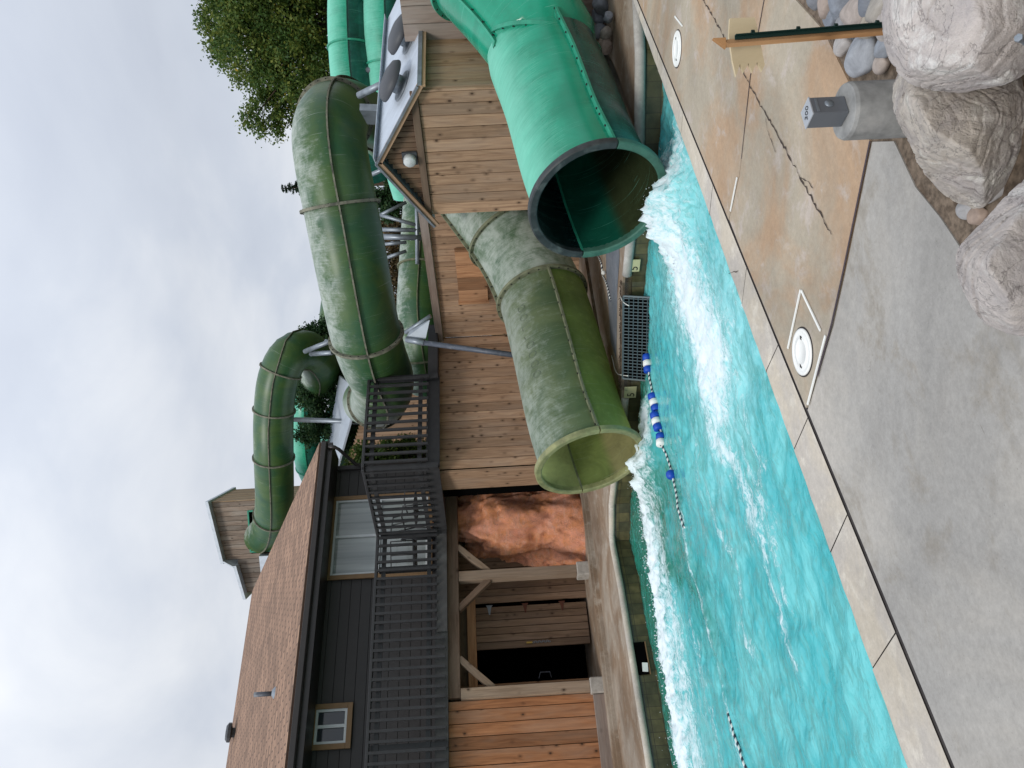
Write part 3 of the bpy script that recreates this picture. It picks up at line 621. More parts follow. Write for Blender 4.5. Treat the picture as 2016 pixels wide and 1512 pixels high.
def flume(name, label, ctrl, R, joints, mat, fmat, phi=0., group=None, lip=None, seams=True, n=56, cap=False, fl=.055, bolts=True, phis=None, mats=None):
    F = frames(crom(ctrl, .1 if R > .5 and n > 40 else .2)); tot = F[-1][4]
    root = thing(name, F[0][0], label, 'water slide', group)
    joints = [min(F, key=lambda q: (q[0]-j).length)[4] if isinstance(j, Vector) else j for j in joints]
    cuts = [0]+[at_len(F, j) for j in joints if 0 < j < tot]+[len(F)-1]
    for si, (a, b) in enumerate(zip(cuts, cuts[1:])):
        if b <= a: continue
        ph = phis[min(si, len(phis)-1)] if phis else phi
        mb = MB(); r = random.random(); rows = []
        for i in range(a, b+1): rows.append(mb.add([ring_pt(F[i], R, ph+2*math.pi*k/n) for k in range(n)]))
        for i, (q, w) in enumerate(zip(rows, rows[1:])):
            l0, l1 = F[a+i][4], F[a+i+1][4]
            for k in range(n):
                j = (k+1) % n; mb.face([q+k, w+k, w+j, q+j], [(k/n, l0), (k/n, l1), ((k+1)/n, l1), ((k+1)/n, l0)], r, 0, True)
        mb.build('tube_section', mats[min(si, len(mats)-1)] if mats else mat, root, recalc=False)
    js = [c for c in cuts[1:-1]]+([cuts[-1]] if cap else [])
    for c in js:
        mb = MB(); fr = F[c]; t = .022; prof = [(R-.004, -t), (R+fl, -t), (R+fl, t), (R-.004, t)]
        rr = [mb.add([ring_pt(fr, r_, 2*math.pi*k/n, dl) for k in range(n)]) for r_, dl in prof]; rr.append(rr[0])
        for q, w in zip(rr, rr[1:]):
            for k in range(n): j = (k+1) % n; mb.face([q+k, q+j, w+j, w+k], [(0, 0)]*4, .5, 0)
        if bolts:
            for k in range(28):
                a = 2*math.pi*(k+.5)/28
                for s in (-1, 1): mb.lathe([(0.011, 0), (.011, .008), (.0, .010)], ring_pt(fr, R+fl*.6, a, s*t), fr[1]*s, 6, 0, 1, False)
        mb.build('flange', [fmat, M['bolt_dark']], root)
    if seams:
        for s in (0, math.pi):
            groups = [(phis[min(si, len(phis)-1)], c0, c1) for si, (c0, c1) in enumerate(zip(cuts, cuts[1:]))] if phis else [(phi, 0, len(F)-1)]
            for ph, c0_, c1_ in groups:
                if c1_ <= c0_: continue
                FF = F[c0_:c1_+1]; mb = MB(); rows = []; t = .013; a = ph+s
                for fr in FF:
                    up = -math.sin(a)*fr[2]+math.cos(a)*fr[3]; c0 = ring_pt(fr, R-.003, a); c1 = ring_pt(fr, R+fl*.85, a)
                    rows.append(mb.add([c0+up*t, c1+up*t, c1-up*t, c0-up*t]))
                for q, w in zip(rows, rows[1:]):
                    for k in range(4): j = (k+1) % 4; mb.face([q+k, q+j, w+j, w+k], [(0, 0)]*4, .3, 0)
                if bolts:
                    l = FF[0][4]+.1
                    while l < FF[-1][4]-.05:
                        fr = F[at_len(F, l)]; up = -math.sin(a)*fr[2]+math.cos(a)*fr[3]
                        for sg in (1, -1): mb.lathe([(.012, 0), (.012, .01), (0, .012)], ring_pt(fr, R+fl*.45, a)+up*t*sg, up*sg, 6, 0, 1, False)
                        l += .2
                mb.build('seam_flange', [fmat, M['bolt_dark']], root)
    if lip:
        mu, ml = lip; w = .075
        for half, m in ((0, mu), (1, ml)):
            mb = MB(); fr = F[0]; nn = 40; prof = [(R-.004, .0), (R-.004, -.02), (R+.01, -.03), (R+w-.012, -.03), (R+w, -.02), (R+w, .035), (R+w-.012, .045), (R, .045)]
            rows = []
            for k in range(nn+1):
                a = phi+half*math.pi+.012+(math.pi-.024)*k/nn; rows.append(mb.add([ring_pt(fr, r_, a, dl) for r_, dl in prof]))
            for i, (q, z) in enumerate(zip(rows, rows[1:])):
                for k in range(len(prof)): j = (k+1) % len(prof); mb.face([q+k, q+j, z+j, z+k], [(i*.05, k*.02)]*4, .5, 0)
            for e in (rows[0], rows[-1]): mb.face([e+k for k in range(len(prof))], [(0, 0)]*len(prof), .5, 0)
            mb.build('mouth_lip', m, root)
    return root, F

m1c = [(5.69, 4.86, .46), (6.4, 4.87, .565), (7.3, 4.80, .68), (8.0, 4.70, .82), pd(1068, 88, 8.55), pd(1010, 15, 8.7), pd(940, -60, 8.85), pd(860, -150, 9.1), pd(790, -260, 9.6)]
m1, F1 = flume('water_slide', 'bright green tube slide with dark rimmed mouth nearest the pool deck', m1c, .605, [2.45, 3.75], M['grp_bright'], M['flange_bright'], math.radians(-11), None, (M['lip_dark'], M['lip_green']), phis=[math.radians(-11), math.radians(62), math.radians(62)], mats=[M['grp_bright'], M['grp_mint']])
m2c = [(4.69, 7.99, .44), (5.4, 8.01, .555), (6.6, 7.98, .69), (7.55, 7.95, .84), (8.35, 7.88, 1.12), (9.05, 7.74, 1.50), (9.8, 7.6, 1.95)]
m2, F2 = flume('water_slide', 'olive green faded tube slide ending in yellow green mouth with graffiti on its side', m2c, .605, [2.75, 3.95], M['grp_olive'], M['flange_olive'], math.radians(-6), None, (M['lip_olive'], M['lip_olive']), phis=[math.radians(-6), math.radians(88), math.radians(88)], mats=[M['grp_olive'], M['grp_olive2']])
# faint marker scrawl on the olive slide
def scrawl():
    mb = MB(); fi = lambda l: F2[at_len(F2, l)]
    def S(l, a): return ring_pt(fi(l), .608, math.radians(a), l-fi(l)[4])
    L = []
    x = 1.05
    for kind in 'ooqbrnoa':
        w, h = .085, 11
        if kind == 'o': st = [[(x+w/2+w/2*math.cos(t), 42+h/2*math.sin(t)) for t in np.linspace(0, 6.3, 12)]]
        elif kind == 'q': st = [[(x+w/2+w/2*math.cos(t), 42+h/2*math.sin(t)) for t in np.linspace(0, 6.3, 12)], [(x+w, 47), (x+w, 26)]]
        elif kind == 'b': st = [[(x+w/2+w/2*math.cos(t), 42+h/2*math.sin(t)) for t in np.linspace(0, 6.3, 12)], [(x, 36), (x, 58)]]
        elif kind == 'r': st = [[(x, 36), (x, 47), (x+w*.8, 48)]]
        elif kind == 'n': st = [[(x, 36), (x, 48), (x+w*.7, 48), (x+w, 36)]]
        else: st = [[(x+w/2+w/2*math.cos(t), 42+h/2*math.sin(t)) for t in np.linspace(.5, 6.3, 12)], [(x+w, 48), (x+w*1.1, 36)]]
        for s in st:
            for o in (0, .012): L.append([(a+o, b+o*60) for a, b in s])
        for s in L: mb.pipe([S(a, b) for a, b in s], .0016, 4, False)
        L = []; mb.build('scrawl_letter', M['greyscrawl'], m2); mb = MB(); x += .155
M['greyscrawl'] = plain('faded_marker', (.15, .18, .14), .8)
scrawl()
# the big overhead slide
t3c = [pd(760, 270, 19.5), pd(738, 244, 18), pd(710, 228, 16.4), pd(682, 220, 14.8), pd(660, 230, 13.4), pd(649, 262, 12.7), pd(654, 320, 12.5), pd(673, 420, 12.6), pd(694, 530, 12.8), pd(716, 640, 13.2), pd(733, 700, 13.7), pd(752, 748, 14.6), pd(750, 778, 16.0), pd(738, 790, 17.6), pd(722, 790, 19.5)]
t3, F3 = flume('water_slide', 'wide weathered green tube slide running overhead against the cloudy sky', t3c, .6, [pd(655, 222, 13.2), pd(672, 415, 12.6), pd(724, 668, 13.4), pd(742, 788, 17.2)], M['grp_weather'], M['flange_grey'], math.radians(8), None, None, True, 56, False, .06)
t4c = [pd(520, 1078, 28.5), pd(512, 1060, 27.6), pd(530, 1040, 26.6), pd(540, 990, 25.4), pd(539, 900, 24.4), pd(539, 820, 24.0), pd(548, 745, 23.6), pd(572, 698, 23.6), pd(606, 690, 24.2), pd(630, 718, 25.2), pd(628, 750, 26.6)]
flume('water_slide', 'green tube slide leaving the rooftop hut and curling down beyond the house', t4c, .61, [1.2, 3.6, 6.2, 7.7, 9.0], M['grp_weather'], M['flange_grey'], 0, None, None, True, 36, False, .05, False)
flume('water_slide', 'short stretch of olive tube slide passing behind the wide overhead slide', [pd(648, 690, 31.5), pd(655, 660, 31.2), pd(663, 590, 31), pd(685, 500, 31), pd(710, 400, 31)], .60, [3.], M['grp_weather'], M['flange_grey'], 0, None, None, True, 30, False, .05, False)
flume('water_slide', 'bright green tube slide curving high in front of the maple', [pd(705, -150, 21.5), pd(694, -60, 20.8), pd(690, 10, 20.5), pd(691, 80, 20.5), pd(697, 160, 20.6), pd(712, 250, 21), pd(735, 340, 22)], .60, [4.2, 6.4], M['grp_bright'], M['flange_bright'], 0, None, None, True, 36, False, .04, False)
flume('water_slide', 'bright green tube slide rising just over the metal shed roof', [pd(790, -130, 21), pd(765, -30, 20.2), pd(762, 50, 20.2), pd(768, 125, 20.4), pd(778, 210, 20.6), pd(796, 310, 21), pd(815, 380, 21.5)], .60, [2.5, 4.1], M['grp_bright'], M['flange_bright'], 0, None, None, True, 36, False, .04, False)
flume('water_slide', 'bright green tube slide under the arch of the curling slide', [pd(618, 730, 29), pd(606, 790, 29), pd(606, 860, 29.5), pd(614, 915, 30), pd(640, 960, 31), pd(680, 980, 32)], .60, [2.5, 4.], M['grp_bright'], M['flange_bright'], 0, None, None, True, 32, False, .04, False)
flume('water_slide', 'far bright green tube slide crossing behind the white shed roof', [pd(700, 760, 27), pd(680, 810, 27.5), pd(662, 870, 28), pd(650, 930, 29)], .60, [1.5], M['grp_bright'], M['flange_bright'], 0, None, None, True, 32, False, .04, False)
flume('water_slide', 'weathered green tube slide low behind the plank building roof', [pd(842, 330, 21.5), pd(835, 430, 21.), pd(829, 540, 20.6), pd(826, 620, 20.4), pd(838, 700, 20.6), pd(850, 760, 21)], .60, [3.1, 5.5], M['grp_weather'], M['flange_olive'], 0, None, None, True, 36, False, .05, False)

# supports
def support(label, bars, loc=None, cat='support', mat='galv'):
    ps = [Vector(b[0]) for b in bars]+[Vector(b[1]) for b in bars]; base = min(ps, key=lambda p: p.z)
    r = thing('slide_support', base, label, cat, 'steel supports of the slides')
    for b in bars:
        mb = MB(); mb.pipe([b[0], b[1]], b[2], 12); mb.build('pipe', M[b[3]] if len(b) > 3 else M[mat], r)
    return r
sp = support('grey steel bracket and long peeling brace under the overhead slide', [(pd(798, 655, 12.35), pd(848, 622, 12.2), .035), (pd(800, 668, 12.3), pd(836, 675, 12.2), .05), (pd(836, 675, 12.2), pd(1012, 699, 11.2), .042, 'steel_dark')])
mb = MB(); mb.prism([pd(800, 664, 12.3), pd(838, 667, 12.25), pd(846, 630, 12.2), pd(812, 640, 12.3)], .02, CF); mb.build('gusset_plate', M['galv'], sp)
support('tall thin grey post holding the curling slide beside the house', [(pd(580, 826, 23.9), pd(760, 832, 23.5), .075), (pd(760, 832, 23.5), pd(990, 838, 23.2), .09)])
support('short grey arm from the overhead slide to the shed roof dome', [(pd(706, 188, 11.3), pd(757, 163, 11.0), .05), (pd(757, 163, 11.0), pd(840, 160, 11.2), .05)])
support('pair of small grey arms between curling slide and overhead slide', [(pd(600, 692, 22.8), pd(650, 672, 22.), .07), (pd(612, 697, 22.8), pd(655, 694, 22.), .07), (pd(640, 672, 22.4), pd(700, 690, 22.2), .07)])
support('grey lattice of steel pipes in front of the brown trees', [(pd(736, 430, 18), pd(800, 398, 18), .04), (pd(738, 420, 18), pd(830, 446, 18), .045), (pd(742, 452, 18), pd(830, 453, 18), .05), (pd(748, 466, 18), pd(830, 468, 18), .07), (pd(752, 481, 18), pd(800, 477, 18), .04), (pd(760, 508, 18), pd(800, 494, 18), .04), (pd(728, 345, 18), pd(790, 318, 18), .05), (pd(820, 320, 18), pd(822, 520, 18), .05)])
support('short grey arm carrying the bright green slide above shed ridge', [(pd(722, 138, 20.2), pd(775, 136, 20.), .07), (pd(740, 280, 19), pd(790, 300, 19), .07)])
# steel plate column
r = thing('steel_column', pd(900, 250, 11.8), 'wide blue grey steel column under the upper end of overhead slide', 'column')
mb = MB(); mb.bar(pd(716, 225, 11.75), pd(900, 232, 11.75), .62, .10, CR); mb.build('web_plate', M['galv'], r)

# ================================================================== BUILDINGS
def planks(mb, a, b, z0, z1, w=.185, th=.03, face=1, gap=.012, jit=.005, wj=.0):
    gap = max(gap, .011)
    """vertical boards from plan point a to b; z1 may be a function of distance"""
    a, b = Vector((*a, 0)), Vector((*b, 0)); L = (b-a).length; d = (b-a).normalized(); nrm = Vector((d.y, -d.x, 0))*face; x = 0
    Mx = Matrix((d, nrm, _Z)).transposed()
    while x < L-.01:
        ww = min(w*(1+random.uniform(-wj, wj)), L-x); m = x+ww/2; zt = z1(m) if callable(z1) else z1; zb = z0(m) if callable(z0) else z0
        c = a+d*m+nrm*(random.uniform(-jit, jit)); c.z = (zt+zb)/2
        mb.box(c, (ww-gap, th, zt-zb), Mx, 2); x += ww
    return mb
# --- house above
YH = 13.5; EV = 12.9; RX0, RX1 = -7., 8.35; KR = .44; RIDGE = 22.0
house = thing('house', (4, YH, 0), 'charcoal sided house with brown shingle roof above the timber posts', 'house')
mb = MB(); z = 2.5; ex = .185
while z < 5.0:
    mb.box(((RX0+8.06)/2, YH+.012, z+ex/2), (8.06-RX0, .014, ex-.010), Matrix.Rotation(math.radians(4), 3, 'X'), 0, random.random()); z += ex
cb = MB(); cb.box(((RX0+8.06)/2, YH+.1, 3.75), (8.05-RX0, .12, 2.8), None, 0); cb.build('wall_core', M['black'], house)
mb.box((8.0, YH+4.2, 3.75), (.12, 8.2, 2.8), None, 1); mb.box((8.08, YH-.01, 3.8), (.09, .09, 2.7), None, 2)
mb.box((8.0, 21.5, 4.5), (.12, 9, 3.5), None, 1)
mb.build('wall', M['housewall'], house)
mb = MB()
def roofpt(x, y, up=0): return Vector((x, y, 5.0+KR*(y-12.9)+up))
e = 0.75
mb.face([mb.add([roofpt(RX0, EV), roofpt(RX1, EV), roofpt(RX1+e, RIDGE), roofpt(RX0, RIDGE)])+i for i in range(4)], [(0, 0), (RX1-RX0, 0), (RX1-RX0+e, 9.95), (0, 9.95)])
q = mb.add([(RX0, RIDGE, roofpt(0, RIDGE).z), (RX1+e, RIDGE, roofpt(0, RIDGE).z), (RX1+.5, 31, 5.0), (RX0, 31, 5.0)]); mb.face([q, q+1, q+2, q+3], [(0, 0), (15, 0), (15, 10), (0, 10)])
rf = mb.build('roof', M['shingle'], house); sm = rf.modifiers.new('thick', 'SOLIDIFY'); sm.thickness = .05; sm.offset = -1
mb = MB(); mb.bar(roofpt(RX1+.02, EV, -.07), roofpt(RX1+e+.02, RIDGE, -.07), .04, .16); mb.bar((RX0, EV+.02, 4.88), (RX1, EV+.02, 4.88), .03, .19); mb.build('fascia', M['fascia'], house)
mb = MB(); mb.box(((RX0+RX1)/2, EV+.33, 4.80), (RX1-RX0-.02, .62, .02), None, 0); mb.build('soffit', M['fascia'], house)
mb = MB()
gp = [(-.075, .06), (-.085, .055), (-.085, -.03), (-.06, -.05), (0, -.05), (0, -.038), (-.052, -.038), (-.072, -.022), (-.072, .06)]
b0 = mb.add([(RX0, EV+p[0], 4.93+p[1]) for p in gp]); b1 = mb.add([(RX1-.03, EV+p[0], 4.93+p[1]) for p in gp])
for k in range(len(gp)): j = (k+1) % len(gp); mb.face([b0+k, b1+k, b1+j, b0+j], [(0, 0)]*4)
mb.face([b1+k for k in range(len(gp))], [(0, 0)]*len(gp)); gut = mb.build('gutter', M['fascia'], house)
mb = MB(); mb.pipe([(8.22, 12.86, 4.86), (8.22, 12.87, 4.74), (8.20, 12.95, 4.66), (8.10, 13.38, 4.40), (8.1, 13.42, 4.25), (8.1, 13.42, 2.7)], .035, 10); mb.build('downspout', M['fascia'], gut)
def window(xa, xb, za, zb, trim, mull, panes, parent):
    mb = MB(); y = YH-.045
    mb.box(((xa+xb)/2, y, zb-trim/2), (xb-xa, .035, trim), None, 0); mb.box(((xa+xb)/2, y, za+trim/2), (xb-xa, .035, trim), None, 0)
    for x in (xa+trim/2, xb-trim/2): mb.box((x, y-.003, (za+zb)/2), (trim, .035, zb-za-2*trim), None, 2)
    w = mb.build('window', M['tan_trim'], parent, .003); a, b, c, d = xa+trim, xb-trim, za+trim, zb-trim
    mb = MB(); t = .04; y2 = YH-.02
    mb.box(((a+b)/2, y2, d-t/2), (b-a, .05, t)); mb.box(((a+b)/2, y2, c+t/2), (b-a, .05, t))
    for x in (a+t/2, b-t/2): mb.box((x, y2, (c+d)/2), (t, .05, d-c-2*t))
    for o in mull:
        if o[0] == 'v': mb.box((a+(b-a)*o[1], y2-.004, (c+d)/2), (.05, .05, d-c-2*t))
        else: mb.box(((a+b)/2, y2-.002, c+(d-c)*o[1]), (b-a-2*t, .05, .06))
    mb.build('frame', M['white_frame'], w)
    for (p, q, m) in panes:
        mb = MB(); mb.box((a+(b-a)*(p+q)/2, y2+.012, (c+d)/2), ((b-a)*(q-p)-.03, .01, d-c-.04)); mb.build('pane', M[m], w)
window(5.70, 7.42, 2.86, 4.83, .085, [('v', .5), ('h', .52)], [(0, .5, 'pane_light'), (.5, 1, 'pane_light')], house)
window(2.82, 3.53, 4.17, 4.86, .085, [('v', .5)], [(0, .5, 'pane_dark'), (.5, 1, 'pane_dark')], house)
# roof fittings
p = roofpt(4.17, 14.95)
mb = MB(); mb.lathe([(.17, 0.0), (.16, .01), (.06, .09), (.05, .1)], p+Vector((0, -.02, -.01)), (0, -.32, 1), 14); fb = mb.build('vent_flashing', M['galv'], house)
mb = MB(); mb.pipe([p+Vector((0, 0, .04)), p+Vector((0, 0, .42))], .045, 12); mb.build('vent_pipe', M['steel_dark'], fb)
p = roofpt(4.95, 21.0); mb = MB(); mb.lathe([(.12, 0), (.12, .12), (.24, .15), (.24, .22), (.17, .27), (0, .28)], p, (0, -.3, 1), 8, 0, 0, False); mb.build('box_vent', M['vent_grey'], house)

# --- balcony
bal = thing('balcony', (5.0, 12.3, 2.5), 'long charcoal painted balcony with slatted railing along house and plank building', 'balcony')
RZ = 3.69; RT = [(-4.0, 12.28), (5.98, 12.28), (6.34, 10.60), (8.18, 10.64)]
for a, b in zip(RT, RT[1:]):
    mb = MB(); mb.bar((*a, RZ), (*b, RZ), .10, .045); mb.build('top_rail', M['rail'], bal, .004)
    mb = MB(); mb.bar((a[0], a[1]+.03, RZ-.12), (b[0], b[1]+.03, RZ-.12), .035, .07); mb.bar((a[0], a[1]+.03, 2.80), (b[0], b[1]+.03, 2.80), .035, .07); mb.build('sub_rail', M['rail'], bal)
    a_, b_ = Vector(a), Vector(b); L = (b_-a_).length; n = int(L/.147); d = (b_-a_).normalized(); nn = Vector((d.y, -d.x))*.03
    for k in range(n):
        p = a_+d*(k+.5)*L/n+nn
        if p.x < -.2: continue
        long = p.x < 4.2
        mb = MB(); zb = 2.53 if long else 2.66
        mb.box((p.x, p.y, (RZ-.02+zb)/2), (.042, .036, RZ-.02-zb), Matrix.Rotation(math.atan2(d.y, d.x), 3, 'Z'), 2); mb.build('baluster', M['rail'], bal)
for (x, y) in [(2.55, 12.33), (5.35, 12.33), (5.98, 12.3), (6.34, 10.64), (8.16, 10.68), (-.5, 12.33)]:
    mb = MB(); mb.box((x, y+.02, (RZ+2.5)/2-.02), (.09, .09, RZ-2.5-.04), None, 2); mb.build('rail_post', M['rail'], bal)
mb = MB(); mb.box((1.0, 12.36, 2.60), (10, .045, .2), None, 0); mb.box((5.1, 12.30, 2.585), (1.75, .035, .17), None, 0); mb.build('fascia_board', M['railfascia'], bal)
mb = MB(); mb.bar((6.02, 12.34, 2.60), (6.36, 10.72, 2.60), .045, .22); mb.bar((6.36, 10.72, 2.59), (8.2, 10.75, 2.59), .045, .22); mb.bar((8.2, 10.75, 2.60), (9.4, 10.75, 2.60), .03, .17); mb.build('fascia_board', M['rail'], bal)
mb = MB(); mb.prism([(-4, 12.38, 2.69), (6.02, 12.38, 2.69), (6.38, 10.75, 2.69), (9.4, 10.77, 2.69), (9.4, 13.48, 2.69), (-4, 13.48, 2.69)], .18, (0, 0, -1)); mb.build('deck_floor', M['rail'], bal)

# chairs on the balcony
def patio_chair(x, y, rz, label):
    r = thing('patio_chair', (0, 0, 0), label, 'chair', 'patio chairs on the balcony')
    mb = MB(); mb.box((0, 0, .42), (.5, .48, .03)); mb.build('seat', M['rail'], r)
    mb = MB(); mb.pipe([(-.25, .24, .42), (-.25, .34, .9), (.25, .34, .9), (.25, .24, .42)], .014, 8); mb.pipe([(0, .24, .42), (0, .34, .9)], .012, 8); mb.build('backrest', M['rail'], r)
    for sx in (-.26, .26):
        mb = MB(); mb.pipe([(sx, -.28, 0), (sx, -.24, .62), (sx, .0, .66), (sx, .28, .62)], .014, 8); mb.build('armrest', M['rail'], r)
        mb = MB(); mb.pipe([(sx, .28, 0), (sx, .24, .44)], .014, 8); mb.build('leg', M['rail'], r)
    r.location = (x, y, 2.69); r.rotation_euler = (0, 0, rz)
patio_chair(6.75, 12.85, .5, 'dark metal patio chair on balcony before the right window pane'); patio_chair(5.85, 12.85, -.4, 'dark metal patio chair on balcony before the left window pane')

# --- timber frame under the balcony
tf = thing('timber_frame', (4.3, 12.5, 0), 'brown timber beam and posts on concrete piers carrying the balcony', 'post frame')
mb = MB(); mb.box((5.2, 12.5, 2.415), (3.95, .16, .20), None, 0); mb.build('beam', M['beam'], tf, .006)
mb = MB(); mb.box((7.15, 11.95, 2.40), (.16, 1.0, .2), None, 1); mb.build('beam', M['beam'], tf, .006)
for x, ks in ((3.28, (1,)), (5.20, (-1, 1))):
    mb = MB(); mb.box((x, 12.5, 1.305), (.17, .17, 2.01), None, 2); mb.build('post', M['post'], tf, .006)
    mb = MB(); mb.box((x, 12.5, .15), (.24, .26, .30)); mb.build('pier', M['concrete_pier'], tf, .015)
    for s in ks:
        mb = MB(); mb.bar((x+s*.07, 12.5, 1.80), (x+s*.56, 12.5, 2.33), .10, .12, (0, 1, 0)); mb.build('knee_brace', M['post'] if s > 0 else M['beam'], tf, .004)
# --- lower storey behind
pr = thing('pump_room', (4, 14, 0), 'wooden pump room with orange cedar wall and half open plank door', 'building')
mb = MB(); planks(mb, (-3.5, 12.5), (3.19, 12.5), .26, 2.505, .20, .03, 1, .009, .003, .12); mb.build('wall', M['cedar'], pr)
mb = MB(); mb.box((-.2, 12.47, .17), (6.7, .1, .19), None, 0); mb.build('sill_board', M['greywood'], pr, .004)
mb = MB(); mb.box((-.2, 12.60, 1.3), (6.7, .12, 2.5)); mb.box((-.2, 12.52, .05), (6.7, .05, .08)); mb.build('wall_core', M['black'], pr)
YB = 13.25
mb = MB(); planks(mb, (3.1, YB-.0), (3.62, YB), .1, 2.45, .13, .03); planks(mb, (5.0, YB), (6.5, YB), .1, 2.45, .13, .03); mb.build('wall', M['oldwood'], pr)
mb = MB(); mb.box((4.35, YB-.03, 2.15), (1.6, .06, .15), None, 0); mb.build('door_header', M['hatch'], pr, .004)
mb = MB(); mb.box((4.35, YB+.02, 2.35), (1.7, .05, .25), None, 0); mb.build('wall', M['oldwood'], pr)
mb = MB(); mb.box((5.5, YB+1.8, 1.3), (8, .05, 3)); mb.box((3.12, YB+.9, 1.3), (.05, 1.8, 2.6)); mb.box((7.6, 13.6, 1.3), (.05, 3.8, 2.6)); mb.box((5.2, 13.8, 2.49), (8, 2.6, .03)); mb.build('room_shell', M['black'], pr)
door = None
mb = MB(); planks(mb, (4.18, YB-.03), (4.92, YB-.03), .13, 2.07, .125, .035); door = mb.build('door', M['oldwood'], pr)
for z, m in ((1.83, 'galv'), (1.2, 'rust'), (.55, 'rust')):
    mb = MB(); mb.prism([(4.95, YB-.052, z-.06), (4.95, YB-.052, z+.06), (4.91, YB-.052, z+.035), (4.78, YB-.052, z+.01), (4.78, YB-.052, z-.01), (4.91, YB-.052, z-.035)], .008, (0, -1, 0)); mb.build('hinge', M[m], door)
mb = MB(); mb.box((4.25, YB-.07, 1.17), (.03, .02, .1)); mb.build('padlock', M['brass'], door)
mb = MB()
for k in range(9): mb.pipe([(4.25+.012*math.sin(k), YB-.065, 1.10-.034*k+.02*math.cos(t)*1) if 0 else (4.25+.011*math.cos(t)+.015*(k % 2), YB-.065, 1.10-.034*k+.02*math.sin(t)) for t in np.linspace(0, 6.28, 9)], .004, 5, False)
mb.build('chain', M['galv'], door)
mb = MB(); planks(mb, (3.60, YB-.02), (3.73, YB+.55), .13, 2.07, .12, .035); d2 = mb.build('door', M['hatch'], pr); d2['label'] = 'left door leaf swung inwards'
mb = MB(); mb.pipe([(3.68, YB+.05, 1.05), (3.78, YB+.05, 1.02), (3.78, YB+.05, .86), (3.68, YB+.05, .84)], .01, 6); mb.build('handle', M['steel_dark'], d2)

# red artificial rock
def rock(name, c, ax, rz, seed, mat, label, cat='boulder', group=None, npl=16, rough=.05, sub=5, tilt=0., flat=.9, fs=2.2, boxy=0.):
    rg = np.random.default_rng(seed); bm = bmesh.new(); bmesh.ops.create_icosphere(bm, subdivisions=sub, radius=1)
    P = np.array([v.co[:] for v in bm.verts]); P0 = P.copy()
    box = 1/(np.abs(P0)**4).sum(1)**.25
    def planes(n): q = rg.normal(size=(n, 3)); return q/np.linalg.norm(q, axis=1)[:, None]
    def rad(D, N_, d_): dots = D@N_.T; return np.where(dots > .05, d_[None, :]/np.maximum(dots, .05), 9.)
    Nn = planes(npl); dd = rg.uniform(flat*.72, 1.02, npl)
    if rough > .03:                                    # broken edges: small chamfers cut just inside the big faces
        N2 = planes(18); d2 = np.minimum(rad(N2, Nn, dd).min(1), 1.12)*rg.uniform(.95, 1.0, 18); Nn = np.vstack([Nn, N2]); dd = np.concatenate([dd, d2])
    k = 60. if rough > .03 else 14.
    r = -np.log(np.exp(-k*rad(P, Nn, dd)).sum(1)+np.exp(-k*1.15))/k
    P = P*r[:, None]; w = P+.16*np.stack([fbm3(P+seed+9, 3., 3), fbm3(P+seed+4, 3., 3), fbm3(P+seed+2, 3., 3)], 1)*2
    nz = fbm3(w+seed, fs, 5); st = nz*26; led = (np.floor(st)+np.clip((st-np.floor(st))*3.0, 0, 1))/26   # ledges along the bedding
    lay = (w@np.array([.35, .3, .88]))*7+fbm3(w+seed*3, fs*1.3, 3)*5; lay = (np.clip((lay-np.floor(lay))*4, 0, 1)-.5)*.16
    nz2 = fbm3(w+seed*2, fs*4.5, 4)
    facet = 0
    if rough > .03:
        C2 = planes(64); hh = rg.uniform(-1, 1, 64); tl = rg.normal(size=(64, 3)); Pw = P0+.35*np.stack([fbm3(P0+seed+21, 2.2, 3), fbm3(P0+seed+5, 2.2, 3), fbm3(P0+seed+8, 2.2, 3)], 1)*2; ix = np.argmax(Pw@C2.T, 1)
        facet = (hh[ix]*.35+((P0-C2[ix])*tl[ix]).sum(1)*1.1)*.085
    P = P*(1+facet+rough*((led*11 if rough > .03 else nz*4.2)+nz2*(2.6 if rough > .03 else 1.3)+(lay*4 if rough > .03 else 0)))[:, None]*np.array(ax)
    if boxy: P = P*(1+(box-1)*boxy)[:, None]
    me = bpy.data.meshes.new(name)
    for v, p in zip(bm.verts, P): v.co = p
    for f in bm.faces: f.smooth = True
    bm.to_mesh(me); bm.free(); me.materials.append(mat); o = bpy.data.objects.new(name, me); COL.objects.link(o); o.location = c; o.rotation_euler = (tilt, tilt*.6, rz)
    return tag(o, label, cat, group)
rock('artificial_rock', (6.58, 13.05, .95), (1.08, .66, 1.62), -.12, 14, M['redrock'], 'big red painted artificial rock bulging out under the balcony', 'rock', None, 22, .11, 6, .02, 1.05, 2.3, .75)

# --- plank building (wall behind the olive slide)
pb = thing('plank_building', (8, 11, 0), 'weathered pine plank building behind the olive slide', 'building')
mb = MB(); planks(mb, (6.47, 11.0), (9.27, 11.0), 0, 2.57, .185, .03, 1, .007, .005, .15); mb.box((6.43, 11.3, 1.3), (.03, .6, 2.55), None, 2); mb.build('wall', M['siding'], pb)
mb = MB(); mb.box((7.9, 11.06, 1.28), (2.85, .05, 2.5)); mb.box((9.37, 9.2, 1.2), (.05, 3.6, 2.3)); mb.box((6.5, 11.5, 1.28), (.05, .9, 2.5)); mb.build('wall_core', M['black'], pb)
mb = MB(); planks(mb, (9.29, 10.98), (9.29, 7.2), 0, 2.42, .14, .03, 1, .006, .004, .2); mb.build('wall', M['siding'], pb)
mb = MB(); mb.box((9.22, 9.45, 2.49), (.05, 3.1, .13), None, 1); mb.build('eave_board', M['greywood'], pb, .004)
mb = MB(); mb.prism([(9.25, 11.0, 2.54), (9.25, 7.75, 2.54), (11, 7.75, 2.5), (11, 11.0, 2.5)], .03, (0, 0, -1)); mb.build('roof', M['roofmetal'], pb)
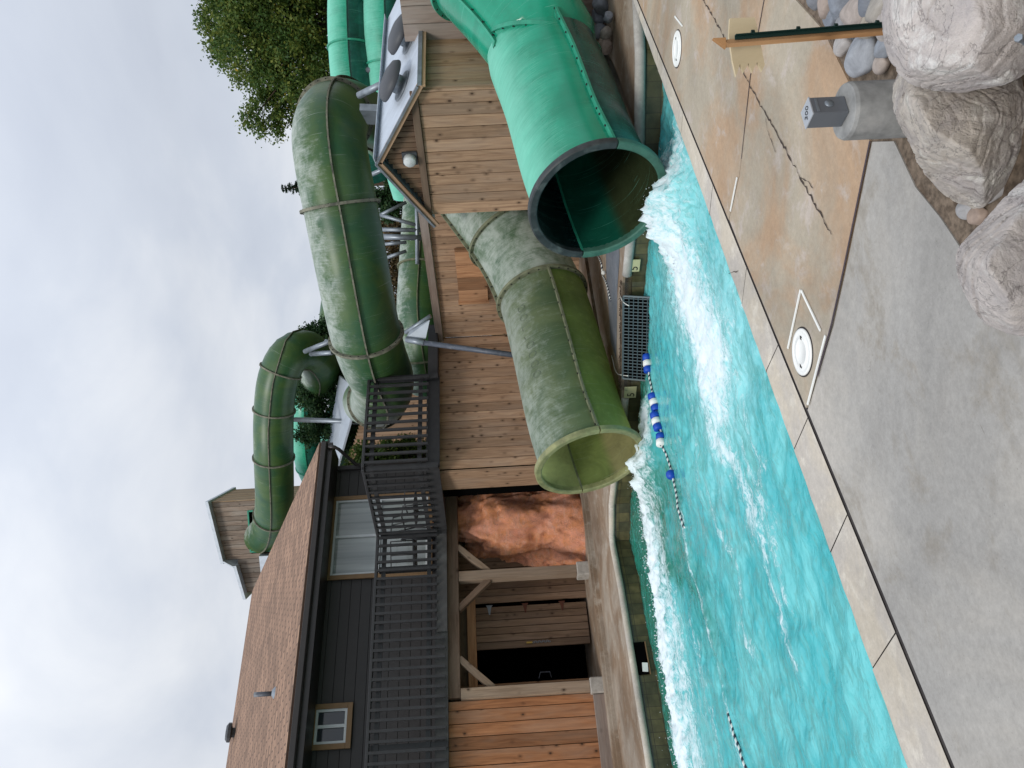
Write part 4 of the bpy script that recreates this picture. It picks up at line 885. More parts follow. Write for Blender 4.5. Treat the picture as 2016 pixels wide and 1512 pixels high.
mb = MB(); planks(mb, (9.22, 9.95), (9.22, 8.7), 1.56, 2.06, .3, .05, 1, .006, 0); mb.box((9.21, 9.96, 1.81), (.09, .04, .54), None, 2); mb.build('hatch', M['hatch'], pb)

# --- gabled shed
gs = thing('gabled_shed', (9.5, 6.4, 0), 'small gabled pine shed with pale metal roof between the two slides', 'shed')
GX = 8.3; y0, y1, yr, ze, zr = 5.24, 7.16, 6.19, 2.27, 2.81
topz = lambda m: (ze-.03)+(zr-ze-.0)*(1-abs((y1-m)-yr)/((y1-y0)/2))
mb = MB(); planks(mb, (GX, y1), (GX, y0), 0, 2.26, .175, .03, 1, .006, .004, .12); mb.build('wall', M['siding'], gs)
mb = MB(); planks(mb, (GX+.03, y1-.05), (GX+.03, y0+.05), 2.24, lambda m: topz(m+.05)+.012, .08, .02, 1, .005, .002); mb.build('gable_infill', M['oldwood'], gs)
mb = MB(); mb.box((GX-.03, (y0+y1)/2, 2.31), (.04, y1-y0-.02, .09), None, 1); mb.build('trim_board', M['beam'], gs, .004)
mb = MB(); planks(mb, (GX+.01, y0), (11.6, y0), 0, 2.25, .15, .03, 1, .006, .004, .15); mb.build('side_wall', M['siding_pale'], gs)
mb = MB(); planks(mb, (11.6, y1), (GX+.01, y1), 0, 2.25, .15, .03, 1, .006, .004, .15); mb.build('side_wall', M['siding'], gs)
mb = MB(); mb.box((9.9, (y0+y1)/2, 1.1), (3.0, y1-y0-.06, 2.2)); mb.build('wall_core', M['black'], gs)
ov = .12; xs0, xs1 = GX-.13, 11.7
def slope(s):
    ye = (y0-ov) if s < 0 else (y1+ov); zz = ze-.06
    mb = MB(); nu = 60; q = []
    for k in range(nu*2+1):
        x = xs0+(xs1-xs0)*k/(nu*2); up = .006*(k % 2)
        q.append(mb.add([(x, ye, zz+up+.03), (x, yr, zr+.075+up)]))
    for a, b in zip(q, q[1:]): mb.face([a, b, b+1, a+1], [(0, 0)]*4)
    o = mb.build('roof_sheet', M['roofmetal'], gs, recalc=False); sm = o.modifiers.new('t', 'SOLIDIFY'); sm.thickness = .008
    mb = MB(); mb.bar((xs0+.03, ye, zz), (xs0+.03, yr, zr+.045), .03, .075, (0, 0, 1)); mb.build('rake_board', M['siding'], gs)
    mb = MB(); mb.bar((xs0-.002, ye, zz+.035), (xs0-.002, yr, zr+.08), .02, .03, (0, 0, 1)); mb.build('rake_flashing', M['galv'], gs)
    if s < 0:
        mb = MB(); mb.bar((xs0+.02, ye+.01, zz-.015), (xs1, ye+.01, zz-.015), .03, .085); mb.build('eave_board', M['siding_pale'], gs)
        mb = MB(); mb.bar((xs0, ye-.012, zz+.012), (xs1, ye-.012, zz+.012), .012, .05); mb.build('eave_flashing', M['galv'], gs)
slope(-1); slope(1)
mb = MB(); mb.bar((xs0, yr-.05, zr+.088), (xs1, yr-.05, zr+.088), .11, .008, (0, .2, 1)); mb.build('ridge_cap', M['roofmetal'], gs)
rn = Vector((0, -(zr-ze+.1), (yr-y0+ov))).normalized()
for (x, y) in ((8.83, 5.52), (9.63, 5.36)):
    zz = zr+.085-(yr-y)*((zr-ze+.1)/(yr-y0+ov)); o0 = Vector((x, y, zz))
    mb = MB(); mb.lathe([(.20, 0), (.19, .012), (.12, .02), (.115, .12), (.13, .125)], o0, rn, 24); v = mb.build('roof_vent', M['galv'], gs)
    mb = MB(); mb.lathe([(.14, .12), (.265, .125), (.27, .145), (.24, .20), (.15, .235), (0, .25)], o0, rn, 28); mb.build('vent_dome', M['vent_grey'], v)
mb = MB(); planks(mb, (9.38, y0+.0), (9.38, 3.0), 0, 2.43, .22, .04, 1, .006, .004, .1); mb.build('wing_wall', M['greywood'], gs)
mb = MB(); mb.lathe([(.07, 0), (.08, .012), (.08, .075), (.07, .09), (0, .095)], (GX-.05, 6.18, 2.46), (-1, 0, 0), 20); lt = mb.build('wall_light', M['white_frame'], gs)
mb = MB(); mb.box((GX-.045, 6.18, 2.46), (.03, .19, .19)); mb.build('base_plate', M['vent_grey'], lt)

# --- hut on the slide tower
O = pd(520, 984, 27.); e1 = Vector((math.cos(math.radians(141)), math.sin(math.radians(141)), 0)); e2 = Vector((e1.y, -e1.x, 0))
if e2.dot(O) < 0: e2 = -e2
# e1 to the left along the facade, e2 away from the camera
tw = thing('slide_tower', (O.x, O.y, 0), 'wooden hut on top of the slide tower above the shingle roof', 'tower')
ME = Matrix((e1, e2, _Z)).transposed()
def E(a, b, z): return Vector((O.x, O.y, 0))+e1*a+e2*b+Vector((0, 0, z))
zt = 11.62; uw = 2.05
def facade(mb, a0, a1, b, z0, z1f, w=.17, holes=()):
    x = a0
    while x < a1-.01:
        ww = min(w, a1-x); m = x+ww/2; segs = [(z0, z1f(m))]
        for h in holes:
            if h[0] < m < h[1]: segs = [s for (p, q) in segs for s in ((p, min(q, h[2])), (max(p, h[3]), q)) if s[1]-s[0] > .01]
        for p, q in segs: mb.box(E(m, b, (p+q)/2), (ww-.012, .04, q-p), ME, 2)
        x += ww
rz_ = lambda m: zt-.16*m
mb = MB(); facade(mb, 0, uw, 0, 8.6, rz_, .17, [(.38, 1.80, 8.9, 10.35)]); facade(mb, uw, uw+1.2, .02, 8.6, lambda m: rz_(uw)-.42-.22*(m-uw), .17); mb.build('wall', M['towerwood'], tw)
mb = MB(); x = 0
while x < 2.4: mb.box(E(-.02, x+.1, (8.6+zt)/2), (.04, .19, zt-8.6), ME, 2); x += .2
mb.build('side_wall', M['siding_pale'], tw)
mb = MB(); q = [E(-.1, -.3, zt+.12), E(uw+.06, -.3, rz_(uw)+.06), E(uw+.06, 2.6, rz_(uw)+.06), E(-.1, 2.6, zt+.12)]; mb.prism(q, .1, (0, 0, -1)); mb.build('roof', M['roofmetal'], tw)
z2 = rz_(uw)-.42; mb = MB(); mb.prism([E(uw-.02, -.3, rz_(uw)+.02), E(uw+.22, -.3, z2+.06), E(uw+.22, 2.6, z2+.06), E(uw-.02, 2.6, rz_(uw)+.02)], .08, (0, 0, -1)); mb.prism([E(uw+.16, -.3, z2+.06), E(uw+1.36, -.3, z2-.20), E(uw+1.36, 2.6, z2-.20), E(uw+.16, 2.6, z2+.06)], .1, (0, 0, -1)); mb.build('roof', M['roofmetal'], tw)
mb = MB()
for a in (.36, 1.80): mb.box(E(a, -.04, 9.62), (.05, .06, 1.5), ME, 2)
mb.box(E(1.08, -.04, 10.37), (1.49, .06, .05), ME, 0); mb.build('opening_frame', M['flange_bright'], tw)
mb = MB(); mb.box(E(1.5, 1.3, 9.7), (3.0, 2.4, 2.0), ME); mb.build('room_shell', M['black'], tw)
mb = MB(); mb.prism([E(1.9, -.35, 10.0), E(3.3, -.35, 9.95), E(3.3, -.02, 10.0), E(1.9, -.02, 10.05)], .9, (0, 0, -1)); mb.build('parapet', M['roofmetal'], tw)
for a, b in ((0.1, .1), (3.0, .1), (.1, 2.3), (3.0, 2.3)):
    mb = MB(); mb.box(E(a, b, 4.3), (.2, .2, 8.6), ME, 2); mb.build('leg', M['post'], tw)
# --- shed behind the railing
ss = thing('storage_shed', pd(1000, 860, 22), 'grey brown shed with bare metal roof seen behind the balcony railing', 'shed')
a, b, c, d = pd(706, 770, 21), pd(661, 930, 23), pd(640, 900, 27), pd(668, 740, 25)
mb = MB(); mb.prism([a, b, c, d], .06, (0, 0, -1)); mb.build('roof', M['roofmetal'], ss)
mb = MB(); A_, B_ = a+Vector((0, 0, -.25)), b+Vector((0, 0, -.25)); dd = (Vector((B_.x, B_.y))-Vector((A_.x, A_.y)))
nb = 24
for k in range(nb):
    p = A_.lerp(B_, (k+.5)/nb)+CF*.25; mb.box((p.x, p.y, p.z/2), (dd.length/nb-.01, .03, p.z), Matrix.Rotation(math.atan2(dd.y, dd.x), 3, 'Z'), 2)
mb.build('wall', M['siding'], ss)
# ================================================================== TREES
def crown_mesh(blobs, n_leaf, size, seed, spread=.25, down=0., stretch=1.5):
    """blobs: (centre, radius). Leaves sit in clumps spread through each blob, denser near its skin"""
    rg = np.random.default_rng(seed); C_ = np.array([b[0][:] for b in blobs]); R_ = np.array([b[1] for b in blobs]); w = R_**2.3; w /= w.sum()
    ncl = max(20, n_leaf//36); bi = rg.choice(len(blobs), ncl, p=w); d = rg.normal(size=(ncl, 3)); d /= np.linalg.norm(d, axis=1)[:, None]
    cc = C_[bi]+d*(R_[bi]*rg.uniform(.25, 1.0, ncl)**.55)[:, None]; tone = rg.random(ncl)
    ci = rg.integers(0, ncl, n_leaf); cs = R_[bi].mean()*spread
    P = cc[ci]+rg.normal(size=(n_leaf, 3))*cs*np.array([1, 1, .75]); P[:, 2] -= down*np.abs(rg.normal(size=n_leaf))
    a = rg.normal(size=(n_leaf, 3)); a /= np.linalg.norm(a, axis=1)[:, None]; b = np.cross(a, rg.normal(size=(n_leaf, 3))); b /= np.linalg.norm(b, axis=1)[:, None]
    s = size*rg.uniform(.6, 1.25, n_leaf)[:, None]
    V = np.stack([P-a*s*stretch*.5, P+b*s*.42, P+a*s*stretch*.5, P-b*s*.42], 1).reshape(-1, 3)
    return V, np.clip(tone[ci]*.62+rg.random(n_leaf)*.38, 0, 1)
def leaves(name, V, tone, mat, parent):
    n = len(V)//4; me = bpy.data.meshes.new(name); me.vertices.add(n*4); me.vertices.foreach_set('co', (V-np.array(parent.location)).astype(np.float32).ravel())
    me.loops.add(n*4); me.loops.foreach_set('vertex_index', np.arange(n*4, dtype=np.int32)); me.polygons.add(n); me.polygons.foreach_set('loop_start', (np.arange(n)*4).astype(np.int32)); me.update(calc_edges=True)
    at = me.attributes.new('rnd', 'FLOAT', 'FACE'); at.data.foreach_set('value', tone.astype(np.float32)); me.materials.append(mat)
    o = bpy.data.objects.new(name, me); COL.objects.link(o); o.parent = parent; return o
def tree(name, label, D, blobs_px, n, size, mat, seed, trunk_px=None, cat='tree', group=None, spread=.25, trunk_r=.25, depth=.8):
    k = D/FPX; rg = random.Random(seed); bl = []
    for (x, y, r) in blobs_px:
        bl.append((pd(x, y, D+rg.uniform(-1, 1)*r*k*depth), r*k))
    tx = trunk_px or (max(b[0] for b in blobs_px)+40, sum(b[1] for b in blobs_px)/len(blobs_px)); t = pd(*tx, D); base = Vector((t.x, t.y, 0))
    root = thing(name, base, label, cat, group)
    V, tone = crown_mesh(bl, n, size, seed, spread); leaves('crown', V, tone, mat, root)
    top = sum((b[0] for b in bl), Vector())/len(bl)
    mb = MB(); mb.pipe([base, base.lerp(Vector((base.x, base.y, top.z)), .45)+Vector((.1, .1, 0)), (base.x*.5+top.x*.5, base.y*.5+top.y*.5, top.z*.8), top], [trunk_r, trunk_r*.75, trunk_r*.5, trunk_r*.15], 10); tk = mb.build('trunk', M['bark'], root)
    st = Vector((base.x*.5+top.x*.5, base.y*.5+top.y*.5, top.z*.72))
    for b in bl:
        mb = MB(); m_ = st.lerp(b[0], .5)+Vector((0, 0, -.3*b[1])); mb.pipe([st, m_, b[0]], [trunk_r*.32, trunk_r*.18, trunk_r*.05], 6, False); mb.build('limb', M['bark'], tk)
    return root
tree('maple_tree', 'tall leafy green maple turning yellow behind the overhead slide', 31, [(470, -10, 70), (545, 20, 90), (610, 30, 60), (430, 35, 42), (440, 95, 38), (500, 90, 75), (580, 110, 75), (540, 160, 48), (600, 190, 42), (500, 232, 24), (530, 255, 26), (478, 150, 22), (560, 225, 30), (640, 120, 50), (480, -90, 90), (560, -110, 100), (640, -60, 70), (520, -200, 90), (610, -210, 90), (510, 195, 22)], 110000, .10, M['leaf_maple'], 3, (900, -60), spread=.115, trunk_r=.32)
tree('juniper_tree', 'dark green evergreen between the curling slide and the overhead slide', 26.5, [(602, 655, 15), (630, 655, 22), (655, 640, 20), (600, 770, 30), (640, 700, 34), (690, 860, 34), (680, 770, 34), (606, 730, 30), (612, 850, 30), (655, 690, 30), (596, 690, 14), (612, 700, 26), (640, 735, 36), (610, 770, 24), (650, 790, 34), (628, 826, 30), (670, 850, 30), (700, 800, 34), (590, 668, 14), (610, 665, 20), (690, 720, 34), (650, 890, 16), (700, 740, 30)], 42000, .075, M['leaf_dark'], 5, (900, 790), spread=.2)
tree('juniper_tree', 'dark green evergreen under the overhead slide beside steel pipes', 34, [(760, 330, 26), (778, 370, 24), (748, 395, 20), (770, 410, 22), (790, 345, 20)], 9000, .10, M['leaf_dark'], 6, (900, 360), spread=.2)
tree('autumn_tree', 'brown autumn tree seen low between two weathered slides', 36, [(770, 470, 28), (790, 440, 24), (765, 520, 26), (785, 560, 26), (775, 600, 24), (795, 510, 26), (790, 640, 20), (760, 440, 22)], 14000, .10, M['leaf_brown'], 7, (920, 520), spread=.22)
tree('green_tree', 'dark leafy tree low behind the metal shed roof', 36, [(745, 180, 24), (760, 230, 30), (740, 260, 22), (760, 150, 24), (780, 290, 24), (790, 200, 24), (745, 120, 22)], 12000, .10, M['leaf_dark'], 8, (920, 200), spread=.22)
tree('leafy_bush', 'yellow green bush behind the downspout corner of the house', 16.8, [(700, 905, 22), (722, 890, 20), (715, 925, 20), (740, 900, 24), (770, 890, 26), (810, 885, 26), (850, 890, 24)], 9000, .05, M['leaf_bush'], 9, (900, 900), 'bush', spread=.22, trunk_r=.06)
def spruce(label, x, y, D, h, seed, dens=1.):
    top = pd(x, y, D); base = Vector((top.x, top.y, 0)); root = thing('spruce_tree', base, label, 'tree'); rg = np.random.default_rng(seed)
    mb = MB(); mb.pipe([base, Vector((base.x, base.y, top.z))], [.22, .02], 8); mb.build('trunk', M['bark'], root)
    Vs = []; tn = []; z = top.z-.05
    while z > top.z-h:
        f = (top.z-z); R = .10+.24*f
        for k in range(int(5+f*1.5)):
            a = rg.uniform(0, 6.28); m = int((30+60*min(1, f))*dens); t = rg.random(m)**.7; ln = R*rg.uniform(.6, 1.1)
            P = np.stack([base.x+np.cos(a)*t*ln, base.y+np.sin(a)*t*ln, z-.28*t*ln+.12*t*t*ln], 1)+rg.normal(size=(m, 3))*(.03+.05*ln)*np.array([1, 1, .5])
            d = np.stack([np.cos(a)+rg.normal(size=m)*.5, np.sin(a)+rg.normal(size=m)*.5, rg.normal(size=m)*.35-.1], 1); d /= np.linalg.norm(d, axis=1)[:, None]; u = np.cross(d, rg.normal(size=(m, 3))); u /= np.linalg.norm(u, axis=1)[:, None]
            s = .11; Vs.append(np.stack([P, P+d*s*.5+u*s*.16, P+d*s, P+d*s*.5-u*s*.16], 1).reshape(-1, 3)); tn.append(rg.random(m))
        z -= .16
    leaves('crown', np.concatenate(Vs), np.concatenate(tn), M['leaf_spruce'], root)
spruce('lone spruce tip poking above the middle of the overhead slide', 554, 371, 38, 4.2, 21)

# ================================================================== NEAR ROCKS
def block(pts, seed, mat, label, amp=1.):
    """a quarried block: the planes of a convex body, edges chipped, faces stepped along the bedding"""
    bm = bmesh.new(); vs = [bm.verts.new(p) for p in pts]; h = bmesh.ops.convex_hull(bm, input=vs)
    bmesh.ops.recalc_face_normals(bm, faces=bm.faces); c = sum((Vector(p) for p in pts), Vector())/len(pts)
    N_ = np.array([f.normal[:] for f in bm.faces]); d_ = np.array([(f.calc_center_median()-c).dot(f.normal) for f in bm.faces]); bm.free()
    s = np.sign(d_); N_ = N_*s[:, None]; d_ = np.abs(d_); ok = d_ > .02; N_, d_ = N_[ok], d_[ok]
    rg = np.random.default_rng(seed); bm = bmesh.new(); bmesh.ops.create_icosphere(bm, subdivisions=7, radius=1); P = np.array([v.co[:] for v in bm.verts])
    def rad(D, N_, d_): q = D@N_.T; return np.where(q > .03, d_[None, :]/np.maximum(q, .03), 9.)
    n2 = rg.normal(size=(11, 3)); n2 /= np.linalg.norm(n2, axis=1)[:, None]; d2 = rad(n2, N_, d_).min(1)*rg.uniform(.88, .97, 11); N_ = np.vstack([N_, n2]); d_ = np.concatenate([d_, d2])
    R_ = rad(P, N_, d_); k = 220.; r = R_.min(1)-np.log(np.exp(-k*(R_-R_.min(1)[:, None])).sum(1))/k
    Q = P*r[:, None]; w = Q+.03*np.stack([fbm3(Q+seed, 9., 3), fbm3(Q+seed+3, 9., 3), fbm3(Q+seed+6, 9., 3)], 1)*2
    bed = rg.normal(size=3); bed /= np.linalg.norm(bed); t = (w@bed)*16+fbm3(w+seed, 7., 3)*7; step = (np.clip((t-np.floor(t))*3.5, 0, 1)-.5)*.0055
    u = fbm3(w+seed*2, 6., 5)*34; chip = (np.floor(u)+np.clip((u-np.floor(u))*4, 0, 1))/34*.042
    fine = fbm3(w+seed*3, 22., 5)*.015+fbm3(w+seed*5, 90., 3)*.005
    Q = P*(r+amp*(step+chip+fine))[:, None]
    for v, p in zip(bm.verts, Q): v.co = p
    for f in bm.faces: f.smooth = True
    me = bpy.data.meshes.new('boulder'); bm.to_mesh(me); bm.free(); me.materials.append(mat); o = bpy.data.objects.new('boulder', me); COL.objects.link(o); o.location = c
    return tag(o, label, 'boulder', 'landscape boulders beside the deck')
def HP(*g): return [pd(x, y, D) for D, L in g for x, y in L]
block(HP((2.06, [(1738, -60), (1735, 60), (1748, 130), (1800, 172), (1890, 188), (2000, 184), (2110, 110), (2110, -90), (1760, -120)]), (1.78, [(1850, -40), (1950, -60), (1870, 100), (1985, 120), (2070, 30)]), (2.4, [(1800, -10), (1880, 120), (2000, -10)])), 3, M['rock2'], 'big pale lilac boulder closest to the upright wooden stake')
block(HP((2.32, [(1728, 120), (1733, 185), (1768, 255), (1795, 310), (1850, 405), (1890, 425), (1945, 402), (2010, 330), (2060, 230), (2040, 140), (1900, 90), (1790, 95)]), (2.04, [(1835, 170), (1850, 250), (1895, 345), (1955, 290), (1960, 190)]), (2.62, [(1780, 150), (1850, 300), (1950, 200)])), 8, M['rock'], 'craggy tan and grey boulder touching the foot of the concrete post', 1.25)
block(HP((1.76, [(1876, 522), (1888, 478), (1945, 432), (2016, 352), (2100, 330), (2170, 450), (2150, 640), (2070, 725), (2010, 692), (1935, 642), (1898, 585)]), (1.52, [(1965, 520), (2030, 455), (2030, 600), (2100, 530)]), (2.02, [(1930, 520), (2000, 450), (2020, 600)])), 5, M['rock2'], 'rounded pinkish white boulder resting on the grey deck edge')
bt = thing('anchor_bolt', pd(2008, 75, 1.52), 'small galvanised hex bolt set into the lilac boulder', 'bolt')
mb = MB(); mb.lathe([(.005, -.10), (.005, .0)], pd(2006, 75, 1.66), -CF+CU*1.2, 10); mb.lathe([(.009, -.006), (.009, .004), (0, .0045)], pd(2006, 75, 1.66), -CF+CU*1.2, 6, 0, 0, False); mb.build('bolt_head', M['galv'], bt)
def cobble_at(x, y, r, z, label, group, sq=(1, .8, .62), seed=0, D=None):
    c = pz(x, y, z) if D is None else pd(x, y, D); rg = random.Random(seed)
    o = rock('cobble', c, (r*sq[0], r*sq[1], r*sq[2]), rg.uniform(0, 3.1), seed+100, M['cobble'], label, 'stone', group, 12, .012, 4, rg.uniform(-.2, .2), 1.24, 1.2); return o
NEARC = [(1655, 5, .075, 'blue grey river stone at the bed corner left of the stake'), (1690, 28, .085, 'smooth blue grey cobble with white fleck, largest left of the stake'), (1712, 2, .06, 'tan cobble at picture edge between blue stones'), (1640, 32, .055, 'slim dark lilac cobble leaning beside the soil strip'), (1664, 48, .05, 'small white veined grey cobble next to the stake'), (1733, 15, .07, 'dark grey flat cobble tucked against the lilac boulder'), (1672, 66, .05, 'light tan cobble just left of the wooden stake'), (1712, 52, .055, 'grey green cobble pressed against the green strip'), (1660, 88, .05, 'small blue grey cobble on the right side of stake'), (1700, 105, .085, 'large pale beige round cobble between stake and concrete post'), (1740, 92, .045, 'small white flecked pebble beside the boulder edge'), (1630, 8, .06, 'grey lilac cobble nearest the cracked tan deck'), (1735, 125, .04, 'flat grey stone sliver against the craggy boulder'), (1755, 50, .07, 'brown grey cobble half under the lilac boulder'), (1610, -15, .07, 'pale grey cobble at the top picture edge')]
for i, (x, y, r, lb) in enumerate(NEARC): cobble_at(x, y, r, .02+(i % 3)*.012, lb, 'river cobbles around the boulders', (1, .8, .66), 200+i)
LOWC = [(1905, 410, .04, 'dark blue cobble in the gap between two boulders'), (1930, 385, .045, 'black grey cobble deepest in the boulder gap'), (1925, 425, .035, 'small olive pebble at the mouth of the boulder gap'), (1955, 365, .05, 'dark round cobble under the craggy boulder')]
for i, (x, y, r, lb) in enumerate(LOWC): cobble_at(x, y, r, .0, lb, 'river cobbles around the boulders', (1, .8, .66), 260+i)
FARC = [(1160, 8, .13, 'lilac grey cobble farthest along the wet slide bed'), (1183, 10, .12, 'white cobble, brightest of the far cobble row'), (1180, 30, .11, 'pale grey angular cobble below the brightest one'), (1165, 30, .09, 'tan cobble touching the wet green concrete'), (1172, 48, .09, 'small beige cobble in the middle of far row'), (1180, 62, .12, 'dark brown grey cobble in the far row'), (1193, 66, .08, 'square grey cobble on the deck side of the far row'), (1193, 92, .08, 'brown white cobble ending the far row near the mouth'), (1150, -2, .10, 'grey cobble half cut by the picture edge'), (1198, 34, .07, 'small dark pebble beside the far deck strip'), (1185, 84, .06, 'tiny rust coloured pebble in the far row')]
for i, (x, y, r, lb) in enumerate(FARC): cobble_at(x, y, r, .03, lb, 'cobbles between slide bed and far deck', (1, .8, .8), 300+i)

# concrete post with its junction box
B0 = Vector((2.37, 1.66, 0)); cp = thing('concrete_post', B0, 'short round concrete post holding a grey electrical box', 'post')
mb = MB(); mb.lathe([(.101, -.06), (.101, .222), (.096, .234), (.09, .236), (0, .237)], B0, (0, 0, 1), 72, 0, 0, False); mb.build('post_shaft', plain('post_concrete', (.25, .25, .24), .85, 0, .25, 18, .2, (.36, .35, .33)), cp)
eb = thing('junction_box', B0+Vector((0, 0, .235)), 'small grey steel electrical box with handwriting on top of the concrete post', 'electrical box')
Mb = Matrix.Rotation(math.radians(-12), 3, 'Z'); bc = B0+Vector((.0, .0, .301))
mb = MB(); mb.box(bc, (.076, .076, .128), Mb); mb.build('box_body', plain('box_grey_paint', (.14, .15, .165), .4, .3, .06), eb, .003)
mb = MB(); mb.box(bc+Vector((0, 0, .066)), (.078, .078, .004), Mb); lid = mb.build('box_lid', plain('zinc_lid', (.50, .52, .55), .35, .5, .05), eb)
mb = MB(); mb.lathe([(.016, 0), (.016, .002), (0, .0025)], bc+Mb @ Vector((.005, -.0382, 0)), Mb @ Vector((0, -1, 0)), 18); mb.build('knockout', M['galv'], eb)
mb = MB(); mb.box(bc+Mb @ Vector((0, -.039, .045)), (.06, .003, .008), Mb); mb.build('seam_lip', M['galv'], eb)
def text(s, size, loc, rot, mat, parent, name='lettering', ext=.0006):
    c = bpy.data.curves.new(name, 'FONT'); c.body = s; c.size = size; c.extrude = ext; c.align_x = 'CENTER'; c.align_y = 'CENTER'
    o = bpy.data.objects.new(name, c); COL.objects.link(o); bpy.context.view_layer.update()
    me = bpy.data.meshes.new_from_object(o.evaluated_get(bpy.context.evaluated_depsgraph_get())); bpy.data.objects.remove(o)
    me.transform(Matrix.Translation(loc) @ rot.to_4x4()); me.materials.clear(); me.materials.append(mat); return link_mesh(name, me, parent)
M['ink'] = plain('black_ink', (.01, .01, .012), .5)
text('300', .034, bc+Vector((0, 0, .0685)), Matrix.Rotation(math.radians(-52), 3, 'Z'), M['ink'], lid, 'handwriting')

# wooden stake, green strip and the broken lath behind it
S0 = pd(1775, 58, 2.72); S1 = pd(1428, 86, 2.70); S0.z = .0
st = thing('wooden_stake', S0, 'upright orange brown wooden stake with dark green metal strip', 'stake')
mb = MB(); mb.bar(S0, S1, .015, .030, CR+CF*.9); mb.prism([S1+CR*.018-CF*.009, S1-CR*.018-CF*.009, S1+CR*.016+CU*.045-CF*.009], .018, CF); mb.build('stake_shaft', M['stake'], st)
o1 = CR*.015-CF*.012
mb = MB(); mb.bar(S0+o1, S1+o1-CU*.03, .014, .005, CF); mb.bar(S0+o1+CR*.007-CF*.004, S1+o1+CR*.007-CF*.004-CU*.03, .004, .015, CF)
for t in (.2, .42, .62, .86): mb.box(S0.lerp(S1, t)+o1+CR*.014, (.010, .010, .012))
mb.build('metal_strip', M['greenstrip'], st)
La = thing('broken_lath', pd(1470, 95, 2.78), 'short pale lath with jagged broken end fixed behind the stake', 'lath')
pts = [(1437, 36), (1486, 34), (1492, 60), (1506, 128), (1500, 140), (1491, 122), (1481, 142), (1474, 124), (1464, 142), (1457, 126), (1449, 150), (1442, 118), (1435, 70)]
mb = MB(); mb.prism([pd(x, y, 2.78) for x, y in pts], .014, CF); mb.build('lath_board', M['lath'], La)

# skimmer lids and the white strips set in the slab joints
def lid(c, r, label):
    t = thing('deck_hatch', Vector((c[0], c[1], 0)), label, 'deck hatch', 'round skimmer lids in the deck')
    mb = MB(); mb.lathe([(r, 0), (r, .008), (r-.012, .011), (r-.018, .007), (r*.62, .008), (r*.60, .011), (r*.5, .011), (r*.48, .008), (0, .009)], (c[0], c[1], 0), (0, 0, 1), 48); d = mb.build('lid_disc', M['white'], t)
    for s in (-1, 1):
        q = Vector((c[0]+s*r*.42, c[1]-s*r*.42, .0095)); mb = MB(); mb.prism([q+Vector(v) for v in ((-.016, 0, 0), (0, -.009, 0), (.016, 0, 0), (0, .009, 0))], .002, (0, 0, 1)); mb.build('finger_hole', M['ink'], d)
    mb = MB(); mb.lathe([(r+.008, .0), (r+.008, .003), (r-.002, .003)], (c[0], c[1], 0), (0, 0, 1), 48); mb.build('rim_ring', M['joint'], t)
lid((2.325, 3.005), .118, 'white round skimmer lid near the corner of the white strips'); lid((5.50, 3.23), .13, 'white round skimmer lid farther off by the cracked deck')
def wstrip(a, b, label):
    a, b = Vector((*a, .006)), Vector((*b, .006)); mb = MB(); mb.bar(a, b, .012, .006); o = mb.build('joint_strip', M['white']); tag(o, label, 'joint strip', 'white strips set in deck joints')
wstrip((2.555, 2.80), (2.45, 3.13), 'thin white strip on the far side of the near skimmer lid'); wstrip((2.545, 2.795), (2.26, 2.765), 'white strip joining the two longer strips beside near lid'); wstrip((2.208, 2.74), (2.092, 3.13), 'thick white strip along the grey slab by near skimmer lid')
wstrip((3.70, 3.02), (3.66, 3.25), 'short white strip in the joint between two tan slabs'); wstrip((5.70, 3.08), (5.45, 3.02), 'short white strip beside the farther skimmer lid')

# ================================================================== FAR SIDE FITTINGS
def wframe(p, a, b, out=.02):
    """p plan point on wall a-b, returns (origin, along, outward)"""
    a, b = Vector(a), Vector(b); d = (b-a).normalized(); n = Vector((-d.y, d.x)); n = n if n.dot(Vector((0, 0))-a) > 0 else -n
    return Vector((p[0]+n.x*out, p[1]+n.y*out, 0)), Vector((d.x, d.y, 0)), Vector((n.x, n.y, 0))
def marker(t, a, b, label):
    p = Vector(a).lerp(Vector(b), t); o, d, n = wframe(p, a, b, .03); c = o+Vector((0, 0, -.145))
    if CR.dot(d) < 0: d = -d
    Mx = Matrix((d, _Z, n)).transposed()
    r = thing('depth_marker', c, label, 'depth marker', 'yellow depth markers on the pool wall')
    mb = MB(); mb.box(c, (.17, .15, .012), Mx, 0); mb.build('plate', plain('cream_tile', (.50, .47, .27), .4, 0, .1), r, .002)
    text('5', .13, c+n*.0075-d*.035+Vector((0, 0, -.012)), Mx, M['ink'], r, 'digit'); text('FT', .045, c+n*.0075+d*.05+Vector((0, 0, .045)), Mx, plain('faded_ink', (.16, .17, .13), .6), r)
marker(.16, (6.3, 6.62), (6.55, 5.0), 'cream depth marker reading 5 just under the bright slide mouth'); marker(.97, (5.36, 8.35), (5.55, 7.75), 'cream depth marker reading 5 beside the olive slide mouth')
# grate
gt = thing('drain_grate', (5.9, 7.2, -.2), 'long grey grate standing at the waterline between the two slides', 'grate')
ga, gb = Vector((5.60, 7.54, 0)), Vector((6.16, 6.68, 0)); gd = (gb-ga).normalized(); gn = Vector((-gd.y, gd.x, 0)); gn = gn if gn.x < 0 else -gn; L_ = (gb-ga).length
def gp_(t, z, o=.0): return ga+gd*t+gn*(.05+(-.02-z)*.45+o)+Vector((0, 0, z))
mb = MB(); mb.bar(gp_(0, -.03), gp_(L_, -.03), .02, .02); mb.bar(gp_(0, -.40), gp_(L_, -.40), .02, .02); mb.bar(gp_(0, -.03), gp_(0, -.40), .02, .02); mb.bar(gp_(L_, -.03), gp_(L_, -.40), .02, .02); mb.build('frame', plain('grate_grey', (.08, .105, .115), .5, .2, .15), gt)
gm = plain('grate_bars', (.065, .095, .105), .5, .1, .15)
